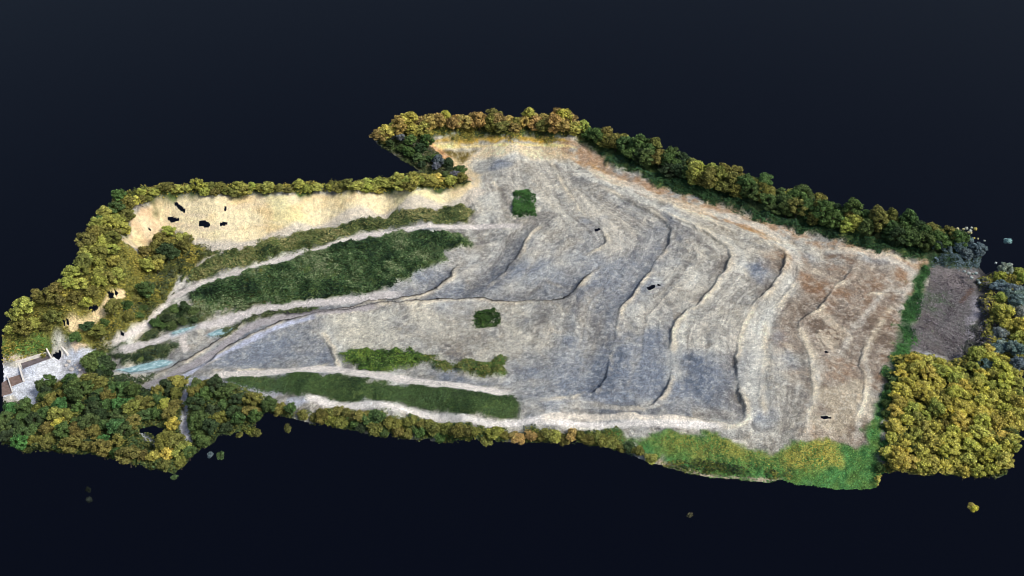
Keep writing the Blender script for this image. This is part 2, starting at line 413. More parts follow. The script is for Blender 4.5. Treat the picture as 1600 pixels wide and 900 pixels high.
# cliff
CLIFF = [(190,378),(203,346),(220,327),(245,312),(265,307),(330,307),(450,304),(560,302),(640,299),(700,296),(735,287),(740,300),(715,318),(620,328),(520,347),(420,370),(350,382),(310,380),(290,370),(270,360),(255,375),(250,400),(232,404),(215,392),(200,384)]
cm = mask(CLIFF, 0.8, 0.8, 5, 55)
cliff_c = CREAM + (alb((242,198,142)) - CREAM) * (smooth(-.1, .8, fbm(x, z * 2 + y * .4, 16, 4, 101)) * .7)[:, None]
cliff_c = cliff_c + (alb((216,198,172)) - cliff_c) * (smooth(.15, .8, fbm(x * .35, z * 3, 5, 4, 103)) * .5)[:, None]
cliff_c = cliff_c + (alb((236,222,164)) - cliff_c) * (smooth(.2, .8, fbm(x, y, 14, 3, 105)) * .5)[:, None]
cliff_c = cliff_c + (alb((206,160,126)) - cliff_c) * (smooth(-150, -166, x) * .55 * smooth(-.6, .5, f3))[:, None]
strata = np.abs(fbm(x * .12, z * 1.0, 3, 3, 109))
cliff_c = cliff_c + (alb((176,150,116)) - cliff_c) * (np.exp(-(strata / .05) ** 2) * .45 * smooth(-.2, .5, f3 + f2))[:, None]
lay(cm, cliff_c)
z += cm * (fbm(x * 1.0, y * 0.6, 9, 4, 107) * 0.35 + fbm(x, y, 1.8, 2, 108) * 0.15)
lay(stripe([(700,300),(732,296),(746,284),(735,272),(716,262),(700,248)], 2.4, 2, 1.2, 6, 65) * .8, alb((226,204,160)))
lay(stripe([(745,300),(715,320),(620,330),(520,350),(420,374),(350,386),(310,386)], 3.2, 1.5, 1, 6, 65, False) * .85, alb((206,196,180)))
lay(mask([(85,516),(130,498),(150,483),(185,450),(205,455),(190,480),(150,496),(110,516)], .8, .8, 5, 56), alb((232,208,160)))
# vegetated ground
VEG = [
 ('left', [(0,540),(0,470),(145,320),(195,325),(188,378),(225,405),(262,362),(300,378),(330,400),(275,440),(262,474),(236,504),(160,543),(100,546),(0,566)]),
 ('upper', [(330,400),(400,383),(520,352),(620,332),(700,324),(742,330),(735,352),(640,352),(560,365),(470,392),(380,418),(300,440),(275,445)]),
 ('big', [(300,460),(330,440),(400,420),(480,398),(560,374),(640,362),(740,366),(735,386),(700,392),(680,410),(640,440),(590,458),(520,465),(430,478),(340,492),(300,490)]),
 ('left2', [(165,548),(200,529),(238,508),(266,482),(300,487),(335,492),(312,503),(268,516),(240,530),(190,546)]),
 ('spit', [(170,556),(250,536),(290,532),(285,548),(240,560),(190,572)]),
 ('small', [(435,490),(470,478),(490,480),(480,490)]),
 ('strip', [(330,525),(370,502),(440,490),(400,503),(350,530)]),
 ('slope', [(345,595),(380,590),(440,584),(520,584),(600,595),(700,605),(808,616),(806,652),(740,652),(640,640),(540,630),(480,620),(420,612)]),
 ('patch', [(525,552),(560,546),(640,546),(665,556),(650,572),(600,582),(560,575)]),
 ('patch2', [(640,560),(668,556),(690,560),(712,568),(750,564),(792,563),(790,590),(740,586),(690,580)]),
 ('bank', [(470,640),(520,640),(640,653),(760,668),(860,672),(960,674),(1000,720),(850,700),(700,700),(480,665)]),
 ('verge', [(935,676),(1000,678),(1100,680),(1140,690),(1150,700),(1235,706),(1265,690),(1290,680),(1350,690),(1365,640),(1395,570),(1410,500),(1440,410),(1455,412),(1440,470),(1420,560),(1395,600),(1380,650),(1380,770),(1100,760),(1020,720)]),
 ('woodedge', [(880,205),(905,228),(960,262),(1050,298),(1150,330),(1250,365),(1350,386),(1445,408),(1500,410),(1540,400),(1480,360),(1250,305),(900,190)]),
 ('back', [(580,200),(660,228),(670,216),(890,216),(900,190),(600,190)]), ('tri', [(580,215),(660,222),(735,290),(690,290),(640,275)]),
 ('corner', [(155,350),(185,300),(262,298),(262,306),(244,312),(220,327),(203,346),(190,378),(175,390)]),
 ('cliftop', [(190,325),(225,320),(262,305),(450,304),(700,295),(720,285),(640,270),(200,285)]),
 ('near', [(0,640),(60,625),(80,600),(150,590),(215,606),(240,612),(300,588),(330,598),(420,625),(470,640),(420,700),(280,760),(0,720)]),
 ('right', [(1400,560),(1450,555),(1500,570),(1535,545),(1530,430),(1600,430),(1600,760),(1370,760),(1385,650)]),
]
VM = {}
vegm = np.zeros(x.shape)
for nm, pts in VEG:
    VM[nm] = mask(pts, 1.6, 2.8, 6, 57)
    vegm = np.maximum(vegm, VM[nm])
gcol = DGREEN + (MGREEN - DGREEN) * smooth(-.4, .6, f2)[:, None]
gcol = gcol + (OLIVE - gcol) * (smooth(.1, .8, f1) * .6)[:, None]
lay(vegm, gcol)
lay(VM['left'] * .6, alb((140,130,66)))
lay(mask([(0,540),(50,530),(105,522),(122,540),(76,547),(0,564)], 1.5, 2, 6, 57) * .9, alb((92,124,62)))
CREAM_BANK = [[(88,519),(130,503),(148,488),(172,462),(196,455),(190,472),(158,494),(112,518)]]
cream2 = np.zeros(x.shape)
for pts in CREAM_BANK: cream2 = np.maximum(cream2, mask(pts, 1, 1.2, 5, 56))
lay(cream2, alb((230,204,158)) * (1 + .15 * f3)[:, None])
vg = VM['verge']
vc = GRASS + (alb((92,120,60)) - GRASS) * smooth(-.3, .6, f3)[:, None]
lay(vg, vc)
top = mask([(930,676),(1100,680),(1240,705),(1290,680),(1310,690),(1290,720),(1200,730),(1080,705),(1000,695)], 4, 3, 8, 58)
lay(vg * top * .65, OLIVE + (YEL - OLIVE) * smooth(-.3, .6, f2)[:, None])
lay(mask([(1245,700),(1270,680),(1300,680),(1310,720),(1260,735),(1230,725)], 3, 3, 8, 59) * .75 * vg, YEL)
lay(vg * smooth(.35, .8, f2) * .5 * (1 - top), alb((58,96,72)))
lay(stripe([(1030,722),(1060,732),(1120,745),(1220,752)], .9, .6, .5, 5, 66, False), alb((176,160,138)))
lay(mask([(1512,425),(1532,402),(1600,420),(1600,560),(1540,562),(1495,580),(1515,545),(1524,500)], 1, 1, 5, 57), alb((72,70,70)))
lay(mask([(1448,402),(1480,398),(1530,405),(1524,424),(1452,416)], 1, 1, 5, 57), alb((64,80,56)))
lay(mask([(1440,408),(1456,412),(1440,470),(1420,560),(1385,655),(1364,650),(1395,570),(1410,500)], 1.5, 1.5, 5, 57) * .7, alb((52,84,50)))
# field
fm = mask([(1450,414),(1520,424),(1528,450),(1525,500),(1520,545),(1500,572),(1450,552),(1420,545),(1430,490),(1445,450)], 1.2, 2.4, 7, 60)
furrow = 0.5 + 0.5 * np.sin((x * 0.6 + y * .9) * 2.1 + f3)
fcol = FIELD * (0.85 + 0.3 * furrow[:, None])
fcol = fcol + (alb((70,92,62)) - fcol) * (mask([(1435,455),(1480,455),(1490,490),(1450,495)], 3, 3, 6, 67) * smooth(-.3, .5, f3) * .8)[:, None]
fcol = fcol + (alb((96,90,86)) - fcol) * (smooth(.1, .7, f2) * .8)[:, None]
fcol = fcol + (alb((150,146,152)) - fcol) * (stripe([(1528,470),(1522,510),(1515,550),(1500,570)], 2.4, 1.5, 1, 5, 68, False) * .7)[:, None]
fcol = fcol + (alb((128,120,118)) - fcol) * (mask([(1455,418),(1520,426),(1522,470),(1480,450)], 5, 2, 6, 69) * .7)[:, None]
fcol = fcol + (alb((96,76,64)) - fcol) * (stripe([(1500,475),(1520,450)], 1.0, .6, .4, 5, 70) * .8)[:, None]
lay(fm, fcol)
# tracks
track = np.zeros(x.shape)
for pts, w, colr, k in [
  ([(830,354),(740,354),(640,357),(560,370),(480,394),(390,420),(320,442),(272,464),(258,480),(228,508),(190,528),(150,548)],1.4,(206,198,190),1),
  ([(300,428),(275,452),(262,470)],1.0,(206,200,190),.9), ([(352,395),(325,405),(305,420)],.8,(214,206,196),.8),
  ([(170,553),(240,535),(310,510),(400,484),(480,474),(560,466),(640,458)],1.8,(190,184,180),1), ([(290,520),(286,535),(292,548)],1.2,(196,188,180),.9),
  ([(205,608),(260,590),(320,560),(380,518),(440,498),(520,489),(600,480)],2.0,(160,154,154),.9),
  ([(225,612),(290,588),(340,560),(420,520),(500,498)],1.2,(176,180,196),.9),
  ([(320,586),(400,584),(500,577),(540,580),(620,592),(700,602),(810,616)],2.2,(214,206,196),1),
  ([(460,618),(500,626),(560,634),(640,643),(740,656),(800,662),(900,662),(1000,662),(1100,665),(1150,668)],1.35,(218,212,204),1),
  ([(840,655),(900,650),(1000,652),(1080,656)],1.4,(216,206,190),.8),
  ([(302,588),(296,604),(289,622),(293,642),(287,664),(293,684),(298,697)],1.15,(190,190,196),1), ([(218,676),(232,688),(250,700)],1.0,(206,208,214),.9)]:
    mk = stripe(pts, w, .7, .5, 4, 72) * k
    track = np.maximum(track, mk)
    lay(mk, alb(colr) * (1 + 0.12 * f3)[:, None])
lay(long_edge_shade_m, alb((40,40,43)))  # shade line painted along the long depth edges, over the tracks
lay(mask([(330,590),(300,586),(290,596),(340,606),(420,622),(440,615)], 1, 1, 5, 73) * .6, alb((176,178,190)))
lay(mask([(450,625),(475,620),(480,628),(465,637),(448,634)], 1, 1, 5, 74), alb((184,186,194)))
# yard
ym = mask([(0,622),(0,572),(36,576),(82,566),(92,556),(100,548),(150,544),(152,550),(142,568),(145,590),(100,590),(62,598),(58,630),(75,640),(40,636),(22,618)], .6, .5, 5, 75)
yc = WHITE + (alb((176,182,194)) - WHITE) * smooth(.0, .7, fbm(x, y, 6, 4, 111))[:, None]
yc = yc + (alb((140,140,146)) - yc) * (smooth(.3, .8, fbm(x, y, 2.5, 3, 112)) * .6)[:, None]
lay(ym, yc)
lay(mask([(0,566),(28,562),(75,547),(73,544),(0,558)], .5, .4, 4, 76), alb((200,184,164)))
lay(mask([(112,540),(120,534),(138,540),(135,546),(118,550)], .6, .5, 4, 77), alb((216,194,166)))
lay(mask([(120,568),(140,566),(148,588),(125,588)], .8, .8, 3, 78) * .8, alb((150,140,136)))
lay(mask([(130,582),(140,582),(140,590),(130,590)], .5, .6, 3, 79) * .7, alb((150,88,62)))
lay(mask([(150,586),(160,586),(158,593),(150,592)], .5, .6, 3, 80) * .7, alb((160,90,60)))
bumps = np.clip(1 - ((x - 0) * 0), 0, 1)
z += vegm * (1 - .7 * VM['slope']) * (1 - track) * (1 - cream2) * ((1 - VM['verge']) * np.abs(fbm(x, y, 6, 3, 113)) * 1.9 + fbm(x, y, 1.6, 2, 114) * .35)
z += (1 - vegm) * (1 - track) * (fbm(x, y, 1.1, 2, 115) * 0.11 + np.abs(f6) * .04)
z += mask([(118,568),(140,565),(148,586),(122,588)], 2, .5, 3, 81) * (1.0 + .8 * fbm(x, y, 3, 3, 116))
z += mask([(112,540),(120,534),(138,540),(135,546),(118,550)], 2, .5, 3, 82) * 1.4
# ponds: level beds
PONDS = [
 ("pond", [(183,578),(200,575),(226,566),(254,559),(272,562),(262,569),(238,577),(205,583)], "milky turquoise settling pond beside the dark scrub near the white yard"),
 ("pond", [(268,520),(285,511),(304,506),(300,511),(284,519),(270,524)], "narrow turquoise pool under the green scrub along the grey track"),
 ("pond", [(325,522),(340,514),(364,508),(362,515),(348,523),(330,526)], "pale turquoise shallow pool just above the painted dark scarp line"),
]
pond_pl = []
for nm, pts, lb in PONDS:
    pl = poly(pts)
    sdv = poly_sd(x, y, pl, 14)
    lev = float(h0(pl[:, 0], pl[:, 1]).mean()) - 0.3
    mk = smooth(3.5, 0.0, sdv)
    z = z + (lev - 0.45 - z) * mk
    lay(smooth(1.6, 0.2, sdv) * .8, alb((176,186,190)))
    pond_pl.append((pl, lev))
# level pads for the walled bays
BAYS = [[(31,563),(74,550),(82,566),(37,579)], [(12,590),(30,584),(38,598),(18,605)], [(2,597),(12,592),(20,616),(3,620)]]
bay_lev = []
for b in BAYS:
    pl = cast(np.array(b, float))
    lev = float(h0(pl[:, 0], pl[:, 1]).mean())
    z = z + (lev - z) * smooth(3.0, 0.5, poly_sd(x, y, pl, 14))
    bay_lev.append(lev)

# survey gaps in the sheet
HOLES = [[(272,317),(280,319),(288,327),(290,333),(283,330),(277,324)], [(261,340),(268,339),(284,345),(276,347),(268,349),(265,344)],
 [(311,346),(317,344),(327,348),(327,353),(321,354),(311,352)], [(340,350),(347,347),(355,347),(354,350),(345,352)], [(231,357),(237,356),(236,361),(232,361)],
 [(170,461),(177,459),(178,465),(172,467)], [(180,455),(184,455),(183,461),(180,460)], [(139,482),(146,479),(154,477),(153,482),(144,486),(139,487)],
 [(81,554),(96,549),(95,556),(90,564),(84,560)], [(212,672),(240,668),(256,670),(255,678),(250,690),(240,686),(226,678),(216,676)], [(43,651),(50,647),(62,649),(60,655),(46,656)],
 [(1011,450),(1015,448),(1020,445),(1024,446),(1022,450),(1014,453)], [(1027,443),(1030,442),(1031,445),(1028,446)], [(930,359),(936,357),(938,359),(933,362),(929,362)],
 [(1283,652),(1290,651),(1299,654),(1293,656),(1285,655)], [(1289,548),(1295,551),(1294,552),(1289,550)], [(189,519),(194,519),(193,523),(188,522)], [(99,505),(108,503),(106,508),(100,508)],
 [(279,428),(284,427),(283,431),(279,431)], [(45,523),(47,522),(47,526),(45,526)], [(1553,482),(1580,478),(1584,487),(1570,488),(1556,486)], [(1556,512),(1576,506),(1578,512),(1562,516)],
 [(1558,536),(1590,537),(1590,543),(1562,540)], [(350,322),(353,322),(353,328),(350,326)]]
hole = np.zeros(x.shape, bool)
for hp in HOLES:
    pl = cast(dens(hp, 5))
    sdv = poly_sd(x, y, pl, 3)
    hole |= sdv < -0.12

# ------------------------------------------------------------------ height look-up grid for everything that stands on the land
HG = np.full(NX * NY, np.nan)
HG[VX] = z
HGg = HG.reshape(NY, NX)
base_full = h0(X, Y).reshape(NY, NX)
HGg = np.where(np.isnan(HGg), base_full, HGg)
BARE = np.zeros(NX * NY); BARE[VX] = np.maximum(track, np.maximum(cream2, np.maximum(ym, cm)))
BAREg = BARE.reshape(NY, NX)
def hz(xx, yy): return bilin(HGg, X0, Y0, STEP, np.asarray(xx, float), np.asarray(yy, float))

# ------------------------------------------------------------------ materials
def new_mat(name):
    m = bpy.data.materials.new(name)
    m.use_nodes = True
    nt = m.node_tree
    b = nt.nodes["Principled BSDF"]
    return m, nt, nt.nodes, nt.links, b
def mathn(nd, lk, op, a, b):
    q = nd.new("ShaderNodeMath"); q.operation = op
    for i, v in enumerate((a, b)):
        if hasattr(v, 'links'): lk.new(v, q.inputs[i])
        else: q.inputs[i].default_value = v
    return q.outputs[0]
def noise(nd, lk, scale, detail=3, rough=.6, coord=None):
    q = nd.new("ShaderNodeTexNoise"); q.inputs["Scale"].default_value = scale; q.inputs["Detail"].default_value = detail; q.inputs["Roughness"].default_value = rough
    if coord is not None: lk.new(coord, q.inputs["Vector"])
    return q.outputs["Fac"]
def ramp(nd, lk, f, a, b, lo, hi):
    q = nd.new("ShaderNodeMapRange"); lk.new(f, q.inputs[0])
    for i, v in enumerate((a, b, lo, hi)): q.inputs[i + 1].default_value = v
    return q.outputs[0]
def scale_col(nd, lk, col, fac):
    q = nd.new("ShaderNodeVectorMath"); q.operation = 'SCALE'
    lk.new(col, q.inputs[0]); lk.new(fac, q.inputs[3])
    return q.outputs[0]

def ground_mat(name, grain_lo, grain_hi, bump):
    m, nt, nd, lk, b = new_mat(name)
    at_ = nd.new("ShaderNodeAttribute"); at_.attribute_name = "Col"
    geo = nd.new("ShaderNodeTexCoord").outputs["Object"]
    n1 = noise(nd, lk, 2.2, 2, .7, geo)
    n2 = noise(nd, lk, 0.55, 4, .65, geo)
    g1 = ramp(nd, lk, n1, .3, .7, grain_lo, grain_hi)
    g2 = ramp(nd, lk, n2, .25, .75, .72, 1.28)
    g = mathn(nd, lk, 'MULTIPLY', g1, g2)
    lk.new(scale_col(nd, lk, at_.outputs["Color"], g), b.inputs["Base Color"])
    b.inputs["Roughness"].default_value = .95
    b.inputs["Specular IOR Level"].default_value = .15
    bp = nd.new("ShaderNodeBump"); bp.inputs["Strength"].default_value = bump; bp.inputs["Distance"].default_value = .5
    lk.new(mathn(nd, lk, 'ADD', n1, mathn(nd, lk, 'MULTIPLY', n2, 1.5)), bp.inputs["Height"])
    lk.new(bp.outputs[0], b.inputs["Normal"])
    return m
M_ROCK = ground_mat("tailings_gravel", .7, 1.3, .8)
M_CLIFF = ground_mat("cliff_sandstone", .88, 1.12, .7)
M_SOIL = ground_mat("vegetated_soil", .55, 1.45, .7)
M_TRACK = ground_mat("track_gravel", .66, 1.34, .45)
M_FIELD = ground_mat("stubble_soil", .55, 1.45, .6)

def leaf_mat(name, use_obj):
    m, nt, nd, lk, b = new_mat(name)
    if use_obj:
        oi = nd.new("ShaderNodeObjectInfo")
        base = oi.outputs["Color"]
        tn = nd.new("ShaderNodeAttribute"); tn.attribute_name = "tint"
        base = scale_col(nd, lk, base, tn.outputs["Fac"])
        # drift towards green in some clumps
        tc = nd.new("ShaderNodeTexCoord").outputs["Object"]
        nz = noise(nd, lk, .9, 3, .6, tc)
        f = ramp(nd, lk, nz, .35, .75, 0, .55)
        mx = nd.new("ShaderNodeMix"); mx.data_type = 'RGBA'; mx.blend_type = 'MULTIPLY'
        lk.new(f, mx.inputs[0]); lk.new(base, mx.inputs[6]); mx.inputs[7].default_value = (.5, .68, .55, 1)
        base = mx.outputs[2]
    else:
        a = nd.new("ShaderNodeAttribute"); a.attribute_name = "Col"
        base = a.outputs["Color"]
    lk.new(base, b.inputs["Base Color"])
    b.inputs["Roughness"].default_value = .85
    b.inputs["Specular IOR Level"].default_value = .15
    return m
M_LEAF = leaf_mat("tree_leaves", True)
M_COVER = leaf_mat("scrub_leaves", False)

def plain_mat(name, col, rough=.9, var=.25, sc=1.5, spec=.2, bump=.3):
    m, nt, nd, lk, b = new_mat(name)
    tc = nd.new("ShaderNodeTexCoord").outputs["Object"]
    n1 = noise(nd, lk, sc, 5, .65, tc)
    g = ramp(nd, lk, n1, .25, .75, 1 - var, 1 + var)
    rgb = nd.new("ShaderNodeRGB"); rgb.outputs[0].default_value = (*[float(v) for v in col], 1)
    lk.new(scale_col(nd, lk, rgb.outputs[0], g), b.inputs["Base Color"])
    b.inputs["Roughness"].default_value = rough
    b.inputs["Specular IOR Level"].default_value = spec
    if bump:
        bp = nd.new("ShaderNodeBump"); bp.inputs["Strength"].default_value = bump; bp.inputs["Distance"].default_value = .2
        lk.new(n1, bp.inputs["Height"]); lk.new(bp.outputs[0], b.inputs["Normal"])
    return m
M_BARK = plain_mat("bark", (.09, .07, .055), sc=4)
M_CONC = plain_mat("pale_concrete", alb((214,208,200)), var=.3, sc=1.2)
M_BROWN = plain_mat("rusty_brown_fill", alb((122,104,96)), var=.45, sc=.8)
M_DARK = plain_mat("wet_dark_fill", alb((104,96,98)), var=.5, sc=.5)
M_STONE = plain_mat("rubble_stone", alb((196,190,184)), var=.3, sc=2)

# ------------------------------------------------------------------ mesh makers
def np_mesh(name, verts, faces, mat, face_attr=None, vert_col=None, smooth_=True):
    me = bpy.data.meshes.new(name)
    nv, nf, k = len(verts), len(faces), faces.shape[1]
    me.vertices.add(nv); me.vertices.foreach_set("co", np.ascontiguousarray(verts, dtype=np.float32).ravel())
    me.loops.add(nf * k); me.loops.foreach_set("vertex_index", np.ascontiguousarray(faces, dtype=np.int32).ravel())
    me.polygons.add(nf)
    me.polygons.foreach_set("loop_start", np.arange(0, nf * k, k, dtype=np.int32))
    me.polygons.foreach_set("use_smooth", np.full(nf, smooth_, dtype=bool))
    me.update(calc_edges=True)
    if vert_col is not None:
        a = me.attributes.new("Col", 'FLOAT_COLOR', 'POINT')
        a.data.foreach_set("color", np.concatenate([vert_col, np.ones((nv, 1))], 1).astype(np.float32).ravel())
    if face_attr is not None:
        if face_attr.ndim == 2:
            a = me.attributes.new("Col", 'FLOAT_COLOR', 'FACE')
            a.data.foreach_set("color", np.concatenate([face_attr, np.ones((nf, 1))], 1).astype(np.float32).ravel())
        else:
            a = me.attributes.new("tint", 'FLOAT', 'FACE')
            a.data.foreach_set("value", face_attr.astype(np.float32))
    me.materials.append(mat)
    return me
def add(name, me, parent=None, loc=None):
    o = bpy.data.objects.new(name, me); COL.objects.link(o)
    if parent is not None: o.parent = parent
    if loc is not None: o.location = loc
    return o
def tag(o, label=None, cat=None, group=None, kind=None):
    if label: o["label"] = label
    if cat: o["category"] = cat
    if group: o["group"] = group
    if kind: o["kind"] = kind
    return o

# ------------------------------------------------------------------ added backdrop plane standing in for the navy void, out to the horizon
m, nt, nd, lk, b = new_mat("dark_void_backdrop")
b.inputs["Base Color"].default_value = (.0026, .0036, .0078, 1)
b.inputs["Roughness"].default_value = .38
b.inputs["Specular IOR Level"].default_value = .03
b.inputs["Specular Tint"].default_value = (.45, .62, 1, 1)
g = np.array([[-1, -1], [1, -1], [1, 1], [-1, 1]], float) * 150000
o = add("ground", np_mesh("ground", np.c_[g, np.full(4, -8000.0)], np.array([[0, 1, 2, 3]]), m))  # added backdrop plane standing in for the navy void
tag(o, "added dark navy backdrop plane far below the land", "ground", kind='structure')

# ------------------------------------------------------------------ the land, as sheets that share their borders
idx = np.full(NX * NY, -1, np.int64)
keep = ~hole
idx[VX] = np.where(keep, np.arange(len(VX)), -1)
I = idx.reshape(NY, NX)
q = np.stack([I[:-1, :-1], I[:-1, 1:], I[1:, 1:], I[1:, :-1]], -1).reshape(-1, 4)
q = q[(q >= 0).all(1)]
zone = np.zeros(len(x), int)                       # 0 tailings
zone[vegm > .5] = 2
zone[VM['verge'] > .5] = 3
zone[fm > .5] = 4
zone[cm > .5] = 1
zone[track > .5] = 5
zone[ym > .5] = 6
fz = zone[q].max(1)
V3 = np.stack([x, y, z], 1)
# a slightly broken cell grid so that no straight rows show
V3[:, 0] += (rng.random(len(x)) - .5) * STEP * .5
V3[:, 1] += (rng.random(len(x)) - .5) * STEP * .5
cj = c * (1 + (rng.random((len(x), 1)) - .5) * np.where(cm > .5, .16, .36)[:, None])
for k, nm, mt, lb in [(0, "quarry_floor", M_ROCK, "grey and beige tailings floor with scalloped scarps"), (1, "cliff_terrain", M_CLIFF, "cream sandstone quarry cliff"),
                  (2, "hillside_terrain", M_SOIL, "scrubby green soil"), (3, "grass_ground", M_SOIL, "bright green grassy verge"), (4, "field_ground", M_FIELD, "purple-grey stubble field"),
                  (5, "dirt_road", M_TRACK, "pale gravel tracks"), (6, "yard_pavement", M_TRACK, "white concrete yard")]:
    f = q[fz == k]
    u, inv = np.unique(f, return_inverse=True)
    o = add(nm, np_mesh(nm, V3[u], inv.reshape(-1, 4), mt, vert_col=cj[u]))
    tag(o, lb, None, kind='structure')

# ------------------------------------------------------------------ ponds
m, nt, nd, lk, b = new_mat("milky_turquoise_water")
tc = nd.new("ShaderNodeTexCoord").outputs["Object"]
nz = noise(nd, lk, .5, 5, .8, tc)
cr = nd.new("ShaderNodeValToRGB"); lk.new(nz, cr.inputs[0])
cr.color_ramp.elements[0].position = .40; cr.color_ramp.elements[0].color = (*alb((104,138,144)), 1)
cr.color_ramp.elements[1].position = .64; cr.color_ramp.elements[1].color = (*alb((214,228,230)), 1)
e = cr.color_ramp.elements.new(.52); e.color = (*alb((144,178,181)), 1)
lk.new(cr.outputs[0], b.inputs["Base Color"])
b.inputs["Roughness"].default_value = .35
b.inputs["Specular IOR Level"].default_value = .25
for (nm, pts, lb), (pl, lev) in zip(PONDS, pond_pl):
    bm = bmesh.new()
    vs = [bm.verts.new((px_ + random.uniform(-.3, .3), py_ + random.uniform(-.3, .3), lev)) for px_, py_ in pl]
    bm.faces.new(vs if True else vs)
    bmesh.ops.triangulate(bm, faces=bm.faces)
    me = bpy.data.meshes.new(nm); bm.to_mesh(me); bm.free(); me.materials.append(m)
    for p in me.polygons:
        if p.normal.z < 0: me.flip_normals(); break
    tag(add(nm, me), lb, "pond", "turquoise ponds", 'structure')

# ------------------------------------------------------------------ walled bays of the yard
def prism(name, pl, z0, z1, mat, bev=.05):
    bm = bmesh.new()
    lo = [bm.verts.new((p[0], p[1], z0)) for p in pl]; hi = [bm.verts.new((p[0], p[1], z1)) for p in pl]
    k = len(pl)
    bm.faces.new(hi); bm.faces.new(lo[::-1])
    for i in range(k): bm.faces.new((lo[i], lo[(i + 1) % k], hi[(i + 1) % k], hi[i]))
    bmesh.ops.recalc_face_normals(bm, faces=bm.faces)
    if bev: bmesh.ops.bevel(bm, geom=list(bm.edges), offset=bev, segments=2, affect='EDGES')
    me = bpy.data.meshes.new(name); bm.to_mesh(me); bm.free(); me.materials.append(mat)
    return me
def wall(a, b, w, z0, z1, label):
    a = np.array(a); b = np.array(b); d = (b - a) / np.hypot(*(b - a)); nrm = np.array([-d[1], d[0]]) * w / 2
    # sloping, slightly battered wall
    bm = bmesh.new()
    pts = []
    for t, hh in ((0, z1), (.6, z1 * .55 + z0 * .45), (1, z0 + .5)):
        p = a + (b - a) * t
        pts.append([bm.verts.new((*(p + nrm * 1.3), z0 - .6)), bm.verts.new((*(p + nrm * .8), hh)), bm.verts.new((*(p - nrm * .8), hh)), bm.verts.new((*(p - nrm * 1.3), z0 - .6))])
    for i in range(2):
        for j in range(4): bm.faces.new((pts[i][j], pts[i][(j + 1) % 4], pts[i + 1][(j + 1) % 4], pts[i + 1][j]))
    bm.faces.new(pts[0]); bm.faces.new(pts[2][::-1])
    bmesh.ops.recalc_face_normals(bm, faces=bm.faces)
    bmesh.ops.bevel(bm, geom=list(bm.edges), offset=.06, segments=2, affect='EDGES')
    me = bpy.data.meshes.new("bay_wall"); bm.to_mesh(me); bm.free(); me.materials.append(M_CONC)
    tag(add("bay_wall", me), label, "wall", "partition walls of the yard bays")
for b_, lev, mt, lb in zip(BAYS, bay_lev, (M_DARK, M_BROWN, M_BROWN),
        ("wet dark grey and rust stained bay floor along the bank", "square rust brown bay floor at the yard's white edge", "brown bay floor cut by the left edge of the land")):
    pl = cast(np.array(b_, float))
    me = prism("bay_floor", pl, lev - .3, lev + .12, mt, .04)
    tag(add("bay_floor", me), lb, "bay floor", "bay floors of the yard")
def w2(p, q): 
    r = cast(np.array([p, q], float)); return r[0], r[1]
zb = bay_lev
wall(*w2((73,546), (83,568)), .7, zb[0], zb[0] + 3.2, "white sloping bay wall left of the dark gap")
wall(*w2((96,541), (107,557)), .9, zb[0], zb[0] + 3.0, "pale crumbling bay wall right of the dark gap")
wall(*w2((29,570), (38,599)), .7, zb[1], zb[1] + 2.4, "long pale bay wall between dark floor and square brown floor")
wall(*w2((12,590), (20,614)), .5, zb[1], zb[1] + 1.4, "low thin bay wall between the two brown floors")
wall(*w2((112,541), (118,550)), .6, zb[0], zb[0] + 2.0, "short broken bay wall beside the sand heap")
# kerb wall along the bank
a_, b2 = w2((3,566), (30,563)); kb = [cast(np.array([[3,567],[30,563],[75,548]], float))][0]
tag(add("kerb_wall", prism("kerb_wall", np.array([kb[0], kb[1], kb[2], kb[2] + [0, .9], kb[1] + [0, .9], kb[0] + [0, .9]]), zb[0] - .5, zb[0] + 1.3, M_CONC)), "long tan kerb wall between grassy bank and dark bay floor", "wall")

